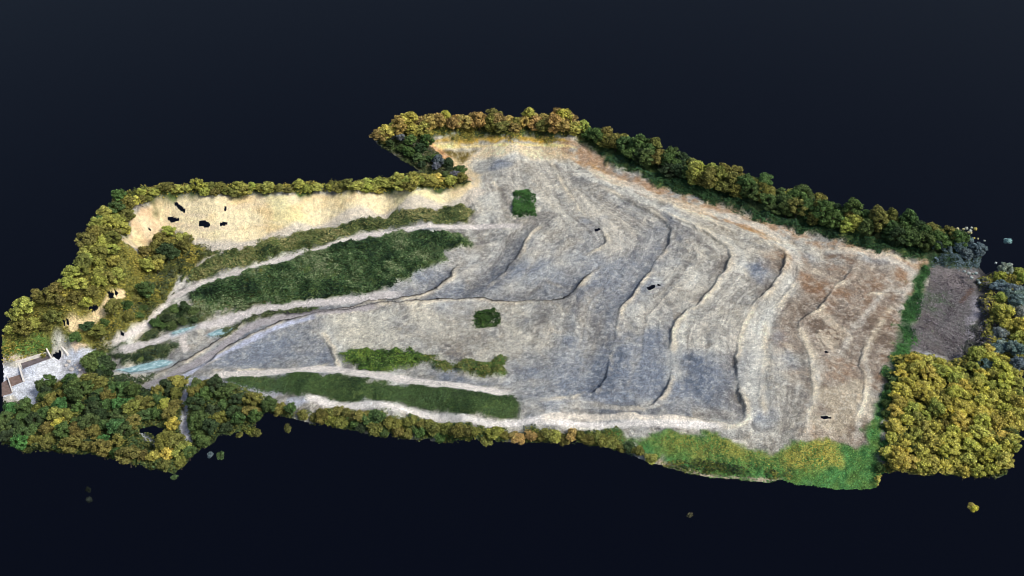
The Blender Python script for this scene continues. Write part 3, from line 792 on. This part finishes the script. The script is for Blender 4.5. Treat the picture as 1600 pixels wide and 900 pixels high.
# ------------------------------------------------------------------ ground cover (uncountable scrub and grass): leaf-sized faces in clumps
def cover(name, polys, density, size, height, pal, label, cat, kind='stuff', nscale=4.0, sd_=0, lean=.5, edge=2.8):
    r = np.random.default_rng(100 + sd_)
    V = []; F = []; CC = []; base = 0
    for pts in polys:
        pl = poly(pts)
        lo, hi = pl.min(0), pl.max(0)
        nn = int((hi - lo).prod() * density * 1.45)
        px_ = lo[0] + r.random(nn) * (hi[0] - lo[0]); py_ = lo[1] + r.random(nn) * (hi[1] - lo[1])
        s = poly_sd(px_, py_, pl, 5) + fbm(px_, py_, 6, 3, 57) * edge
        clump = 0.5 + 0.5 * fbm(px_, py_, nscale, 3, 200 + sd_)
        k = (r.random(nn) < smooth(2.0, -2.6, s)) & (r.random(nn) < np.clip(.35 + clump * .9, 0, 1)) & inside(px_, py_, outp) & (r.random(nn) > np.clip(bilin(BAREg, X0, Y0, STEP, px_, py_), 0, 1) * 1.15)
        for hp in HOLES:
            hl = cast(np.array(hp, float))
            if (hl.max(0) > lo).all() and (hl.min(0) < hi).all(): k &= ~inside(px_, py_, hl)
        px_, py_, clump, s = px_[k], py_[k], clump[k], s[k]
        nn = len(px_)
        if nn == 0: continue
        zz = hz(px_, py_) + np.clip(clump, 0, 1.2) * height * (.25 + .75 * r.random(nn)) * smooth(.6, -1.8, s)
        th = r.random(nn) * 2 * np.pi
        tilt = (r.random(nn) - .5) * 2 * lean
        sz = size * .78 * (.5 + r.random(nn))
        a = np.stack([np.cos(th), np.sin(th), tilt], 1) * sz[:, None]
        bb = np.stack([-np.sin(th), np.cos(th), (r.random(nn) - .5) * 2 * lean], 1) * (sz * (.5 + .5 * r.random(nn)))[:, None]
        p = np.stack([px_, py_, zz], 1)
        quad = np.stack([p - a - bb * .6, p + a * .7 - bb, p + a + bb * .7, p - a * .5 + bb], 1)
        V.append(quad.reshape(-1, 3)); F.append(np.arange(nn * 4).reshape(-1, 4) + base); base += nn * 4
        w = np.clip(.5 + .5 * fbm(px_, py_, nscale * 2.2, 3, 230 + sd_) + (r.random(nn) - .5) * .7, 0, .999) * (len(pal) - 1)
        i = w.astype(int); fr = (w - i)[:, None]
        pa = np.array([alb(q_) for q_ in pal])
        cc = pa[i] * (1 - fr) + pa[np.minimum(i + 1, len(pal) - 1)] * fr
        CC.append(cc * (.55 + .85 * r.random((nn, 1))))
    me = np_mesh(name, np.concatenate(V), np.concatenate(F), M_COVER, face_attr=np.concatenate(CC), smooth_=False)
    return tag(add(name, me), label, cat, None, kind)

vd = dict(VEG)
DG = [(32,48,34), (50,74,46), (72,98,58), (96,116,76), (132,142,104)]
OG = [(64,74,42), (104,108,52), (146,138,64), (170,156,76)]
cover("scrub", [vd['big']], 9, .42, 2.2, DG, "big dark green scrub belt between two pale tracks", "scrub", sd_=1)
cover("scrub", [vd['upper']], 8, .40, 1.8, [(48,66,42), (78,96,56), (130,130,78), (90,110,68), (156,150,98)], "olive green scrub strip under the cream cliff", "scrub", sd_=2)
cover("scrub", [vd['slope']], 10, .28, .6, [(44,62,38), (60,82,48), (82,104,58), (70,92,60)], "long dark green grass slope above the near white road", "scrub", sd_=3)
cover("scrub", [vd['patch']], 9, .38, 1.2, [(50,70,36), (78,108,46), (120,140,60), (70,100,48)], "leaf shaped green scrub patch on the grey floor above the white track", "scrub", sd_=4)
cover("scrub", [vd['patch2']], 9, .38, 1.0, [(50,70,36), (74,100,44), (120,112,64), (70,96,46)], "ragged narrow green scrub patch right of the leaf shaped patch", "scrub", sd_=5)
cover("scrub", [[(801,300),(822,296),(832,305),(838,335),(820,340),(806,338)]], 14, .40, 2.6, [(32,56,30), (52,86,44), (74,112,56)], "isolated dark green thicket, the squarish one on the upper grey floor", "scrub", kind=None, sd_=6)
cover("scrub", [[(738,494),(752,487),(770,488),(782,500),(776,509),(756,514),(738,510)]], 14, .40, 2.2, [(36,56,30), (62,88,40), (100,118,52)], "small isolated green thicket in the middle of the grey floor", "scrub", kind=None, sd_=7)
cover("scrub", [vd['left2'], vd['spit'], vd['strip'], vd['small']], 8, .36, 1.2, [(46,60,44), (72,86,58), (100,108,70), (80,96,74)], "grey green scrub around the turquoise ponds", "scrub", sd_=8)
cover("scrub", [vd['left']], 7, .44, 2.8, OG, "yellow olive undergrowth on the left hillside", "scrub", sd_=9)
cover("scrub", [[(150,538),(160,512),(215,470),(225,405),(262,365),(300,378),(330,398),(280,430),(258,470),(225,505)]], 9, .42, 2.4, [(40,52,38), (70,82,52), (104,106,58), (86,98,76)], "grey green thicket in the gully beside the left track", "scrub", sd_=10)
cover("meadow_grass", [[(1440,410),(1455,412),(1440,470),(1420,560),(1395,600),(1382,655),(1366,645),(1395,570),(1410,500)]], 9, .34, 1.1, [(36,62,38), (52,88,48), (70,112,58)], "narrow dark green grass strip between tailings and purple grey field", "grass", sd_=26)
cover("meadow_grass", [[(935,676),(1000,678),(1100,680),(1140,690),(1150,700),(1235,706),(1265,690),(1290,680),(1350,690),(1364,648),(1382,652),(1380,770),(1100,760),(1020,720)]], 4, .26, .4, [(56,98,54), (76,128,66), (108,148,76), (92,130,66)], "bright green grass verge on the near edge beside the yellow wood", "grass", sd_=11, lean=.8)
cover("meadow_grass", [[(935,680),(1100,684),(1140,692),(1150,702),(1240,707),(1268,690),(1300,684),(1312,700),(1270,735),(1180,730),(1060,705)]], 3.5, .26, .4, [(88,112,60), (124,132,66), (164,158,78), (98,120,62)], "yellow tinged grass at the foot of the tailings", "grass", sd_=12, lean=.8)
cover("scrub", [vd['bank'], [(1020,715),(1080,720),(1200,735),(1240,745),(1225,750),(1120,742),(1040,728)]], 7, .42, 1.6, [(44,60,40), (76,90,48), (124,124,58), (70,100,70)], "mixed green scrub on the near bank below the white road", "scrub", sd_=13)
cover("scrub", [[(890,214),(905,226),(960,262),(1050,298),(1150,332),(1250,366),(1350,388),(1445,408),(1500,406),(1440,392),(1350,372),(1250,348),(1150,312),(1050,280),(960,246)]], 8, .42, 1.7, [(32,52,36), (46,74,46), (66,96,56), (54,78,60)], "dark green bramble belt in front of the right hand wood", "scrub", sd_=14)
cover("scrub", [vd['tri']], 7, .40, 1.5, [(44,56,36), (74,82,46), (98,96,72), (100,100,96)], "dark undergrowth in the wedge shaped wood at the far left", "scrub", sd_=15)
cover("scrub", [vd['cliftop'], vd['corner'], vd['back']], 7, .42, 2.6, OG, "olive undergrowth beneath the trees on the cliff top and far edge", "scrub", sd_=16)
cover("scrub", [vd['near']], 7, .42, 3.0, [(34,46,32), (60,76,46), (110,112,58), (70,92,58)], "green undergrowth beneath the near left wood", "scrub", sd_=17)
cover("scrub", [[(1533,432),(1570,436),(1575,450),(1562,470),(1552,500),(1545,540),(1528,552),(1522,545),(1530,490)]], 12, .34, 2.2, [(34,34,36), (66,64,66), (104,100,102), (128,124,120)], "leafless dark grey brush beside the purple grey field", "scrub", sd_=18)
cover("scrub", [vd['right']], 8, .42, 3.4, [(60,74,44), (120,122,58), (176,164,80), (150,148,74)], "shaded undergrowth beneath the lower right wood", "scrub", sd_=19)
cover("meadow_grass", [[(664,222),(700,215),(800,213),(880,216),(900,226),(880,222),(800,220),(700,223)]], 6, .34, .6, [(150,130,60), (192,166,76), (206,176,92), (130,124,60)], "golden dry grass strip before the far back wood", "grass", sd_=20)
cover("scrub", [[(5,540),(50,532),(105,524),(120,538),(76,545),(5,562)]], 7, .36, 1.2, [(64,96,48), (96,130,62), (130,150,72), (110,140,80)], "fresh green scrub on the bank above the walled bays", "scrub", sd_=22)
cover("scrub", [[(1450,404),(1480,398),(1532,404),(1528,426),(1500,420),(1456,416)]], 9, .40, 2.4, [(54,72,60), (84,104,104), (116,134,146), (66,98,58)], "blue grey scrub along the far end of the purple grey field", "scrub", sd_=23)
cover("scrub", [[(1524,440),(1534,440),(1532,500),(1528,545),(1500,578),(1508,560),(1518,530),(1524,490)]], 9, .34, 1.6, [(38,40,38), (66,66,64), (92,96,86)], "thin dark hedge on the right side of the purple grey field", "scrub", sd_=24)
cover("scrub", [[(168,592),(185,586),(215,588),(250,580),(240,596),(210,606),(180,604)]], 9, .36, 1.3, [(40,54,40), (62,78,52), (92,100,66)], "dark scrub strip between the largest turquoise pond and the near left wood", "scrub", sd_=25)
cover("stubble", [[(1450,416),(1520,426),(1526,450),(1523,500),(1516,545),(1500,570),(1450,550),(1424,542),(1432,490),(1446,450)]], 5, .25, .3, [(70,62,66), (108,100,104), (140,132,134), (84,94,72)], "short purple grey stubble on the far right field", "stubble", sd_=21, lean=.9)

# ------------------------------------------------------------------ trees
def ico(sub):
    bm = bmesh.new(); bmesh.ops.create_icosphere(bm, subdivisions=sub, radius=1)
    v = np.array([q_.co[:] for q_ in bm.verts]); f = np.array([[w.index for w in q_.verts] for q_ in bm.faces]); bm.free()
    return v, f
IV, IF = ico(2)
def crown_mesh(seed, cz, rad, nl, lr, leaves, leaf):
    r = np.random.default_rng(seed)
    V = []; F = []; T = []; base = 0
    rad = (rad[0] * r.uniform(.8, 1.2), rad[1] * r.uniform(.8, 1.2), rad[2])
    for i in range(nl):
        th = 2.4 * i + r.random(); ph = (i + .5) / nl * 2 - 1
        rr = (.42 + .55 * r.random())
        ctr = np.array([math.cos(th) * math.sqrt(1 - ph * ph) * rr * rad[0], math.sin(th) * math.sqrt(1 - ph * ph) * rr * rad[1], cz + ph * .68 * rad[2]])
        R = lr * (.6 + .75 * r.random())
        off = r.random(3) * 50
        d = 1 + .35 * (vnoise(IV[:, 0] * 1.8 + off[0], IV[:, 1] * 1.8 + IV[:, 2] * 1.3 + off[1], seed) - .5) * 2 + (r.random(len(IV)) - .5) * .28
        v = IV * d[:, None] * np.array([R, R, R * .85]) * .82 + ctr
        V.append(v); F.append(np.concatenate([IF, IF[:, 2:3]], 1) + base); base += len(v)
        tl = .62 + .75 * r.random()
        T.append(tl * (.45 + .45 * r.random(len(IF))))
        # leaf faces standing off the clump
        nlf = leaves
        dirs = r.normal(size=(nlf, 3)); dirs /= np.linalg.norm(dirs, axis=1)[:, None]
        dirs[:, 2] = np.abs(dirs[:, 2]) * .7 + dirs[:, 2] * .3
        p = ctr + dirs * R * (.78 + .42 * r.random((nlf, 1)))
        a = r.normal(size=(nlf, 3)) - dirs * .3; a /= np.linalg.norm(a, axis=1)[:, None]
        bb = np.cross(dirs + r.normal(size=(nlf, 3)) * .5, a); bb /= np.linalg.norm(bb, axis=1)[:, None] + 1e-6
        s = leaf * (.6 + .8 * r.random((nlf, 1)))
        qd = np.stack([p - a * s - bb * s * .3, p - bb * s * .6, p + a * s, p + bb * s * .6], 1).reshape(-1, 3)
        V.append(qd); F.append(np.arange(nlf * 4).reshape(-1, 4) + base); base += nlf * 4
        T.append(tl * (.55 + .95 * r.random(nlf)))
    return np.concatenate(V), np.concatenate(F), np.concatenate(T)
def quadtri_mesh(name, V, F, T, mat):
    # faces whose 4th index repeats are triangles
    tri = F[:, 2] == F[:, 3]
    me = bpy.data.meshes.new(name)
    ln = np.where(tri, 3, 4)
    loops = np.concatenate([f[:3] if t else f for f, t in zip(F, tri)])
    me.vertices.add(len(V)); me.vertices.foreach_set("co", V.astype(np.float32).ravel())
    me.loops.add(len(loops)); me.loops.foreach_set("vertex_index", loops.astype(np.int32))
    me.polygons.add(len(F)); me.polygons.foreach_set("loop_start", np.concatenate([[0], np.cumsum(ln)[:-1]]).astype(np.int32))
    me.update(calc_edges=True)
    a = me.attributes.new("tint", 'FLOAT', 'FACE'); a.data.foreach_set("value", T.astype(np.float32))
    me.materials.append(mat)
    return me
def trunk_mesh(seed, h, r0, limbs):
    r = random.Random(seed)
    bm = bmesh.new()
    def tube(p0, p1, ra, rb, bend):
        prev = None
        for i in range(5):
            t = i / 4
            p = Vector(p0).lerp(Vector(p1), t) + Vector(bend) * math.sin(t * math.pi)
            rr = ra + (rb - ra) * t
            if i == 0: rr *= 1.25
            ring = [bm.verts.new(p + Vector((math.cos(k * math.pi / 3) * rr, math.sin(k * math.pi / 3) * rr, 0))) for k in range(6)]
            if prev:
                for k in range(6): bm.faces.new((prev[k], prev[(k + 1) % 6], ring[(k + 1) % 6], ring[k]))
            prev = ring
        bm.faces.new(prev)
    tube((0, 0, -.8), (r.uniform(-.3, .3), r.uniform(-.3, .3), h), r0, r0 * .35, (r.uniform(-.2, .2), r.uniform(-.2, .2), 0))
    for i in range(limbs):
        a = i * 2.4 + r.random(); z0 = h * r.uniform(.35, .75)
        tube((0, 0, z0), (math.cos(a) * h * .25, math.sin(a) * h * .25, z0 + h * .28), r0 * .45, r0 * .15, (0, 0, -.15))
    me = bpy.data.meshes.new("trunk"); bm.to_mesh(me); bm.free(); me.materials.append(M_BARK)
    return me
PROTO = {}
def protos(kind, nvar, cz, rad, nl, lr, leaves, leaf, th, tr, limbs):
    L = []
    for i in range(nvar):
        s = hash((len(kind), i)) % 1000 + i * 17 + len(kind) * 131
        V, F, T = crown_mesh(s, cz, rad, nl, lr, leaves, leaf)
        L.append((quadtri_mesh("crown", V, F, T, M_LEAF), trunk_mesh(s, th, tr, limbs)))
    PROTO[kind] = L
protos('round', 7, 5.2, (3.3, 3.3, 3.3), 26, .92, 80, .30, 6.5, .24, 5)
protos('tall_', 6, 5.0, (2.7, 2.7, 5.0), 28, .92, 80, .30, 8.5, .22, 5)
protos('bush__', 4, 1.3, (2.0, 2.0, 1.5), 9, 1.0, 130, .28, 1.6, .10, 4)

ORD1 = "first second third fourth fifth sixth seventh eighth ninth tenth eleventh twelfth thirteenth fourteenth fifteenth sixteenth seventeenth eighteenth nineteenth".split()
TENS = {2: ("twentieth", "twenty"), 3: ("thirtieth", "thirty"), 4: ("fortieth", "forty"), 5: ("fiftieth", "fifty"), 6: ("sixtieth", "sixty"), 7: ("seventieth", "seventy"), 8: ("eightieth", "eighty")}
def ordinal(k):
    if k < 20: return ORD1[k - 1]
    t, u = divmod(k, 10)
    return TENS[t][0] if u == 0 else TENS[t][1] + "-" + ORD1[u - 1]
HUES = {'golden': (198,186,92), 'yellow-green': (166,166,84), 'olive': (126,122,66), 'green': (88,108,62), 'dark green': (66,82,54), 'ochre': (172,146,88), 'rust': (150,116,86),
        'blue-green': (112,128,128), 'pale grey-green': (150,160,150), 'bright green': (88,126,74), 'grey': (120,122,130)}
AUT = ('golden', 'yellow-green', 'ochre', 'rust')
ROWW = {1: [""], 2: [" rear row,", " front row,"], 3: [" rear row,", " middle row,", " front row,"]}
def place(zone_name, pts, spacing, kinds, size, hues, depth=(0, 1), rows=1, cat="tree", group=None, seed=0, name="tree", zs=(.9, 1.15), sink=0.0):
    r = np.random.default_rng(500 + seed)
    pl = poly(pts); lo, hi = pl.min(0), pl.max(0)
    acc = []
    cand = lo + r.random((9000, 2)) * (hi - lo)
    cand = cand[inside(cand[:, 0], cand[:, 1], pl)]
    hol = [cast(np.array(h_, float)).mean(0) for h_ in HOLES[10:11]]
    gap = cast(np.array(HOLES[9], float)).mean(0)
    cand = cand[~((np.abs(cand[:, 0] - gap[0]) < 6.5) & (cand[:, 1] > gap[1] - 13) & (cand[:, 1] < gap[1] + 4))]
    path = line([(300,588),(294,610),(292,640),(290,670),(296,695)])
    cand = cand[line_d(cand[:, 0], cand[:, 1], path, 12)[0] > 3.5]
    cand = cand[bilin(BAREg, X0, Y0, STEP, cand[:, 0], cand[:, 1]) < .4]
    for p in cand:
        if all((p - q_) @ (p - q_) > spacing ** 2 for q_ in acc) and all((p - q_) @ (p - q_) > 9 for q_ in hol): acc.append(p)
    acc = np.array(acc)
    zz = hz(acc[:, 0], acc[:, 1])
    ppx, ppy = pix(acc[:, 0], acc[:, 1], zz)
    key = ppx * depth[0] + ppy * depth[1]
    rk = np.argsort(np.argsort(key)) * rows // len(acc)
    names = list(hues); wt = np.array([hues[k] for k in names], float); wt /= wt.sum()
    hn = 0.5 + 0.5 * fbm(acc[:, 0], acc[:, 1], 14, 2, 300 + seed) / 1.1
    cum = np.cumsum(wt)
    for row in range(rows):
        sel = np.nonzero(rk == row)[0]
        sel = sel[np.argsort(ppx[sel])]
        for k, i in enumerate(sel):
            v = np.clip(.55 * np.clip(hn[i], 0, 1) + .45 * r.random(), 0, .999)
            hname = names[int(np.searchsorted(cum, v))] if cum[-1] > v else names[-1]
            rowtxt = ROWW[rows][row] if rows <= 3 else " " + ordinal(rows - row) + " row up,"
            label = f"{hname} {cat}, {ordinal(k + 1)} from left,{rowtxt} {zone_name}"
            root = bpy.data.objects.new(("autumn_" + name) if hname in AUT and name == "tree" else ("broadleaf_" + name if name == "tree" else name), None); COL.objects.link(root)
            s = (size[0] + (size[1] - size[0]) * r.random()) * 1.08
            root.location = (acc[i, 0], acc[i, 1], zz[i] - .15 - (sink + 1.1 * s if kinds[0] != 'bush__' else 0))
            root.rotation_euler = (0, 0, r.random() * 6.28)
            root.scale = (s * r.uniform(.95, 1.35), s * r.uniform(.95, 1.35), s * r.uniform(zs[0] * .8, zs[1] * 1.06))
            root.empty_display_size = .5
            tag(root, label, ("autumn tree" if hname in AUT else "green tree") if cat == 'tree' else cat, group or (cat + "s of the " + zone_name))
            kd = kinds[r.integers(len(kinds))]
            cmh, tmh = PROTO[kd][r.integers(len(PROTO[kd]))]
            cr_ = add("crown", cmh, root); add("trunk", tmh, root)
            base = alb(HUES[hname]) * r.uniform(.86, 1.12) * (1 + (r.random(3) - .5) * .16)
            cr_.color = (*[float(min(q_, .8)) for q_ in base], 1)
    return len(acc)
tot = 0
tot += place("left hillside wood", [(8,516),(54,476),(106,448),(128,414),(142,380),(158,348),(186,318),(205,330),(184,375),(186,415),(195,440),(150,478),(95,512),(20,540)], 3.6, ['round'], (.62,.88),
      {'dark green':.8,'green':1.2,'yellow-green':2,'olive':1.5,'golden':2.4}, (0,1), 5, seed=1)
tot += place("cliff top wood", [(195,320),(225,304),(330,297),(450,297),(560,292),(640,283),(690,285),(720,288),(640,299),(560,302),(450,305),(330,307),(262,307),(235,316),(215,328)], 2.9, ['round'], (.56,.82),
      {'dark green':.6,'green':.8,'olive':1.8,'yellow-green':1.6,'golden':1.4}, (0.02,1), 2, seed=2, zs=(.75,.95))
tot += place("far left wedge wood", [(590,226),(625,243),(655,262),(690,280),(725,287),(715,268),(690,248),(665,232),(650,224)], 4.6, ['round'], (.5,.85), {'dark green':3,'green':1,'grey':.8,'olive':1.4,'yellow-green':.8}, (-.5,.85), 2, seed=3)
tot += place("far back wood", [(590,222),(608,206),(680,199),(760,195),(860,194),(895,200),(905,219),(880,213),(800,209),(700,210),(650,216)], 3.5, ['tall_','round'], (.85,1.12),
      {'dark green':.5,'olive':1.5,'ochre':2.4,'golden':1.6,'yellow-green':1.2}, (0.0,1), 3, seed=4)
tot += place("long right hand wood", [(905,215),(960,244),(1050,282),(1150,315),(1250,348),(1350,374),(1440,393),(1500,395),(1478,378),(1385,356),(1260,321),(1155,291),(1060,263),(965,229),(905,203)], 3.8, ['tall_','round'], (.86,1.16),
      {'dark green':2.2,'green':1.8,'olive':2.2,'yellow-green':.9,'ochre':.9,'golden':.7}, (-.3,.95), 3, seed=5)
tot += place("bluish clump ending the right wood", [(1450,392),(1500,404),(1530,412),(1536,404),(1505,388),(1470,380)], 4.4, ['round'], (.6,.85), {'blue-green':3,'pale grey-green':1,'dark green':1}, (0,1), 1, seed=6)
tot += place("far right edge wood", [(1552,440),(1568,426),(1595,436),(1596,545),(1560,555),(1548,530),(1562,500)], 4.6, ['round'], (.6,.9), {'blue-green':1.6,'pale grey-green':.9,'yellow-green':1.4,'golden':1.3}, (0,1), 4, seed=7)
tot += place("lower right wood", [(1398,590),(1410,574),(1440,570),(1490,584),(1535,575),(1560,610),(1596,640),(1586,700),(1569,746),(1530,748),(1480,744),(1420,740),(1382,737),(1387,690),(1390,650)], 3.7, ['round'], (.54,.78),
      {'green':.8,'blue-green':.3,'yellow-green':2.0,'golden':4,'ochre':.7}, (0,1), 9, seed=8)
tot += place("near left wood by the white yard", [(8,655),(40,645),(66,650),(64,620),(78,608),(140,606),(205,622),(230,635),(215,665),(205,728),(150,712),(100,708),(40,708),(6,696)], 4.1, ['round'], (.62,.9),
      {'dark green':2.2,'green':1.8,'bright green':.4,'olive':2.2,'yellow-green':.9,'golden':.5}, (0,1), 5, seed=9)
tot += place("near left wood left of pale path", [(232,632),(268,614),(285,604),(284,640),(282,680),(288,700),(290,722),(273,740),(215,730),(205,665)], 3.9, ['round'], (.58,.84),
      {'dark green':1.8,'green':1.4,'olive':2.2,'yellow-green':1.0,'golden':.9,'ochre':.5}, (0,1), 4, seed=10)
tot += place("near left wood right of pale path", [(308,614),(330,614),(420,637),(462,645),(440,648),(414,647),(398,668),(345,684),(304,710),(294,720),(300,690),(302,650)], 3.9, ['round'], (.58,.84),
      {'dark green':2,'green':1.4,'olive':2.2,'yellow-green':1.0,'golden':.9,'ochre':.6}, (0,1), 4, seed=18)
tot += place("far right wood below the gaps", [(1520,568),(1540,556),(1595,552),(1596,632),(1565,604),(1540,572)], 4.1, ['round'], (.6,.86), {'blue-green':2,'yellow-green':1.4,'golden':1.4,'green':.6}, (0,1), 3, seed=19)
# bushes
place("near bank above the void", [(470,646),(520,648),(620,662),(700,672),(700,690),(610,682),(515,668),(465,654)], 2.8, ['bush__'], (.7,1.2), {'dark green':1.2,'green':1.6,'olive':2.2,'yellow-green':1.0,'golden':.4}, (0.0,1), 2, cat="bush", name="bush", seed=11)
place("ragged rusty edge below the white road", [(705,680),(780,682),(860,684),(930,688),(990,705),(1030,724),(985,712),(940,698),(850,692),(710,692)], 2.8, ['bush__'], (.65,1.15), {'dark green':1.4,'olive':2.2,'yellow-green':.6,'ochre':1.2,'rust':1.4}, (0,1), 2, cat="bush", name="bush", seed=12)
place("gully below the cliff", [(240,372),(262,364),(300,380),(300,395),(270,420),(240,440),(225,420)], 3.8, ['bush__','round'], (.55,1.1), {'dark green':1.2,'olive':2,'yellow-green':1.6}, (0,1), 3, cat="bush", name="bush", seed=13)
place("slope above the left track", [(110,528),(150,505),(215,465),(240,470),(215,500),(160,530),(125,538)], 3.8, ['bush__','bush__','round'], (.6,1.1), {'dark green':2,'green':1.6,'olive':1.6}, (0,1), 3, cat="bush", name="bush", seed=14)
place("scrub by the turquoise ponds", [(140,574),(152,562),(166,566),(172,586),(165,594),(146,590)], 3.2, ['bush__'], (.9,1.5), {'dark green':2,'green':1.4,'olive':.6}, (0,1), 2, cat="bush", name="bush", seed=15)
place("scrub between the two left tracks", [(240,508),(270,485),(310,490),(300,502),(262,515)], 3.6, ['bush__'], (.7,1.2), {'dark green':2,'green':1.4,'olive':1}, (0,1), 2, cat="bush", name="bush", seed=16)
place("grass verge beside the lower right wood", [(1372,740),(1380,690),(1384,640),(1398,580),(1420,556),(1440,560),(1398,600),(1388,700),(1382,740)], 4.2, ['bush__'], (.6,1.0), {'dark green':1.5,'green':1.4,'bright green':1.2,'grey':.5}, (0,1), 1, cat="bush", name="bush", seed=17)
print("trees", tot, sum(o.name.startswith("autumn") for o in bpy.data.objects), sum(o.name.startswith("broadleaf") for o in bpy.data.objects))

# ------------------------------------------------------------------ loose fragments hanging in the air around the patch
def fragment(pxy, zf, size, lumps, hue, label, group, flat=1.0, cube=False, seed=0):
    r = np.random.default_rng(900 + seed)
    fx_, fy_ = at(pxy[0], pxy[1], zf)
    V = []; F = []; T = []; base = 0
    for i in range(lumps):
        ctr = (r.random(3) - .5) * size * np.array([1, 1, .6]) * (0 if lumps == 1 else 1)
        v = IV.copy()
        if cube: v = np.sign(v) * np.abs(v) ** .12
        v = v * (size * .55 * (.8 + .4 * r.random())) * np.array([1, 1, flat]) * (1 + (r.random((len(v), 1)) - .5) * (.08 if cube else .3)) + ctr
        V.append(v); F.append(np.concatenate([IF, IF[:, 2:3]], 1) + base); base += len(v)
        T.append(.7 + .6 * r.random(len(IF)))
    if not cube:
        cv, cf, ct = crown_mesh(900 + seed, 0, (size * .8, size * .8, size * .7 * flat), 3 + 2 * lumps, size * .36, 50, .2 + size * .05)
        V, F, T = [cv], [cf], [ct]
    me = quadtri_mesh("loose_fragment", np.concatenate(V), np.concatenate(F), np.concatenate(T), M_LEAF)
    o = add("loose_fragment", me, None, (float(fx_), float(fy_), zf))
    o.rotation_euler = (r.random() * .6, r.random() * .6, r.random() * 6)
    cl = alb(hue); o.color = (*[float(v) for v in cl], 1)
    tag(o, label, "fragment", group)
fragment((1575,377), 4, 2.2, 2, (150,182,182), "pale blue green fragment floating alone at the far right", None, .6, seed=1)
fragment((1517,791), -4, 1.5, 3, (190,174,96), "brownish yellow fragment floating below the lower right wood", "yellow floating pair", seed=2)
fragment((1522,795), -4, 1.4, 3, (206,196,84), "bright yellow fragment, lower one of the floating yellow pair", "yellow floating pair", seed=3)
fragment((1078,805), -9, 1.2, 3, (96,92,70), "small grey brown fragment floating below the near grass verge", None, seed=4)
fragment((137,765), -22, 1.0, 2, (30,36,30), "upper of two tiny dark fragments below the near left wood", "tiny dark fragments", 1.6, seed=5)
fragment((139,781), -22, 1.3, 3, (44,50,46), "lower of two tiny dark fragments below the near left wood", "tiny dark fragments", 1.8, seed=6)
bits = [(1496,358),(1501,361),(1498,363),(1505,358),(1510,357),(1507,364),(1513,363),(1518,356),(1524,358),(1517,364),(1516,361),(1503,370),(1508,370),(1515,372),(1522,372),(1528,373),(1538,376),(1531,385)]
for i, bxy in enumerate(bits):
    fragment(bxy, 6, .95 if i < 11 else .65, 1, [(176,168,126), (158,160,152), (180,164,90)][i % 3], f"{['pale yellow','whitish','yellow'][i % 3]} chip floating at the right hand wood's end, {ordinal(sorted(range(len(bits)), key=lambda k: bits[k][0]).index(i) + 1)} from the left", "floating chips by the wood's end", .8, True, 20 + i)
bits2 = [(1507,424),(1514,427),(1520,428),(1525,427),(1518,434),(1528,438),(1530,442),(1556,411),(1566,411),(1568,416),(1581,413)]
for i, bxy in enumerate(bits2):
    fragment(bxy, 1, .95, 1, [(150,160,160), (168,172,170), (120,130,122)][i % 3], f"pale grey chip floating at the field's upper corner, {ordinal(i + 1)} from the left", "floating chips by the field corner", .7, True, 50 + i)
for i, (bxy, lb) in enumerate([((388,672), "yellow green fragment hanging off the near left wood's edge, the largest one"), ((374,680), "narrow olive fragment hanging off the near left wood's edge"), ((401,678), "rounded olive fragment at the near left wood's edge"),
                ((344,712), "lone green fragment floating below the near left wood"), ((329,711), "small bluish fragment touching the near left wood's edge"), ((450,670), "small olive fragment floating under the near bank"), ((273,746), "green fragment at the lowest tip of the near left wood")]):
    fragment(bxy, -18, (2.6, 1.8, 2.2, 1.7, 1.5, 1.9, 1.6)[i], 4, [(120,124,60), (112,112,62), (118,118,66), (84,104,66), (110,124,130), (104,104,60), (90,110,70)][i], lb, None, .7, seed=80 + i)
# rubble of the yard
for i, (rx, ry) in enumerate([(118,572),(122,577),(128,570),(134,575),(140,579),(126,583),(134,584),(108,565),(104,571),(112,578)]):
    w = cast(np.array([[rx, ry]], float))[0]
    r = np.random.default_rng(700 + i)
    v = IV[:, :] * (1 + (r.random((len(IV), 1)) - .5) * .3); v = np.sign(v) * np.abs(v) ** .7 * np.array([.9, .7, .55]) * r.uniform(.6, 1.3)
    me = np_mesh("rubble_stone", v, IF, M_STONE, smooth_=False)
    o = add("rubble_stone", me, None, (w[0], w[1], float(hz(w[0], w[1])) + .15)); o.rotation_euler = (0, 0, r.random() * 6)
    tag(o, f"grey rubble block, {ordinal(sorted([118,122,128,134,140,126,134,108,104,112]).index(rx) + 1)} from the left in the yard's heap" if rx != 134 else ("upper" if ry == 575 else "lower") + " of two grey rubble blocks in line in the heap", "rubble", "rubble blocks in the yard")

if False: print("tris", sum(sum(len(p.vertices)-2 for p in m.polygons) for m in bpy.data.meshes if len(m.polygons) < 50000) + sum(2*len(m.polygons) for m in bpy.data.meshes if len(m.polygons) >= 50000))
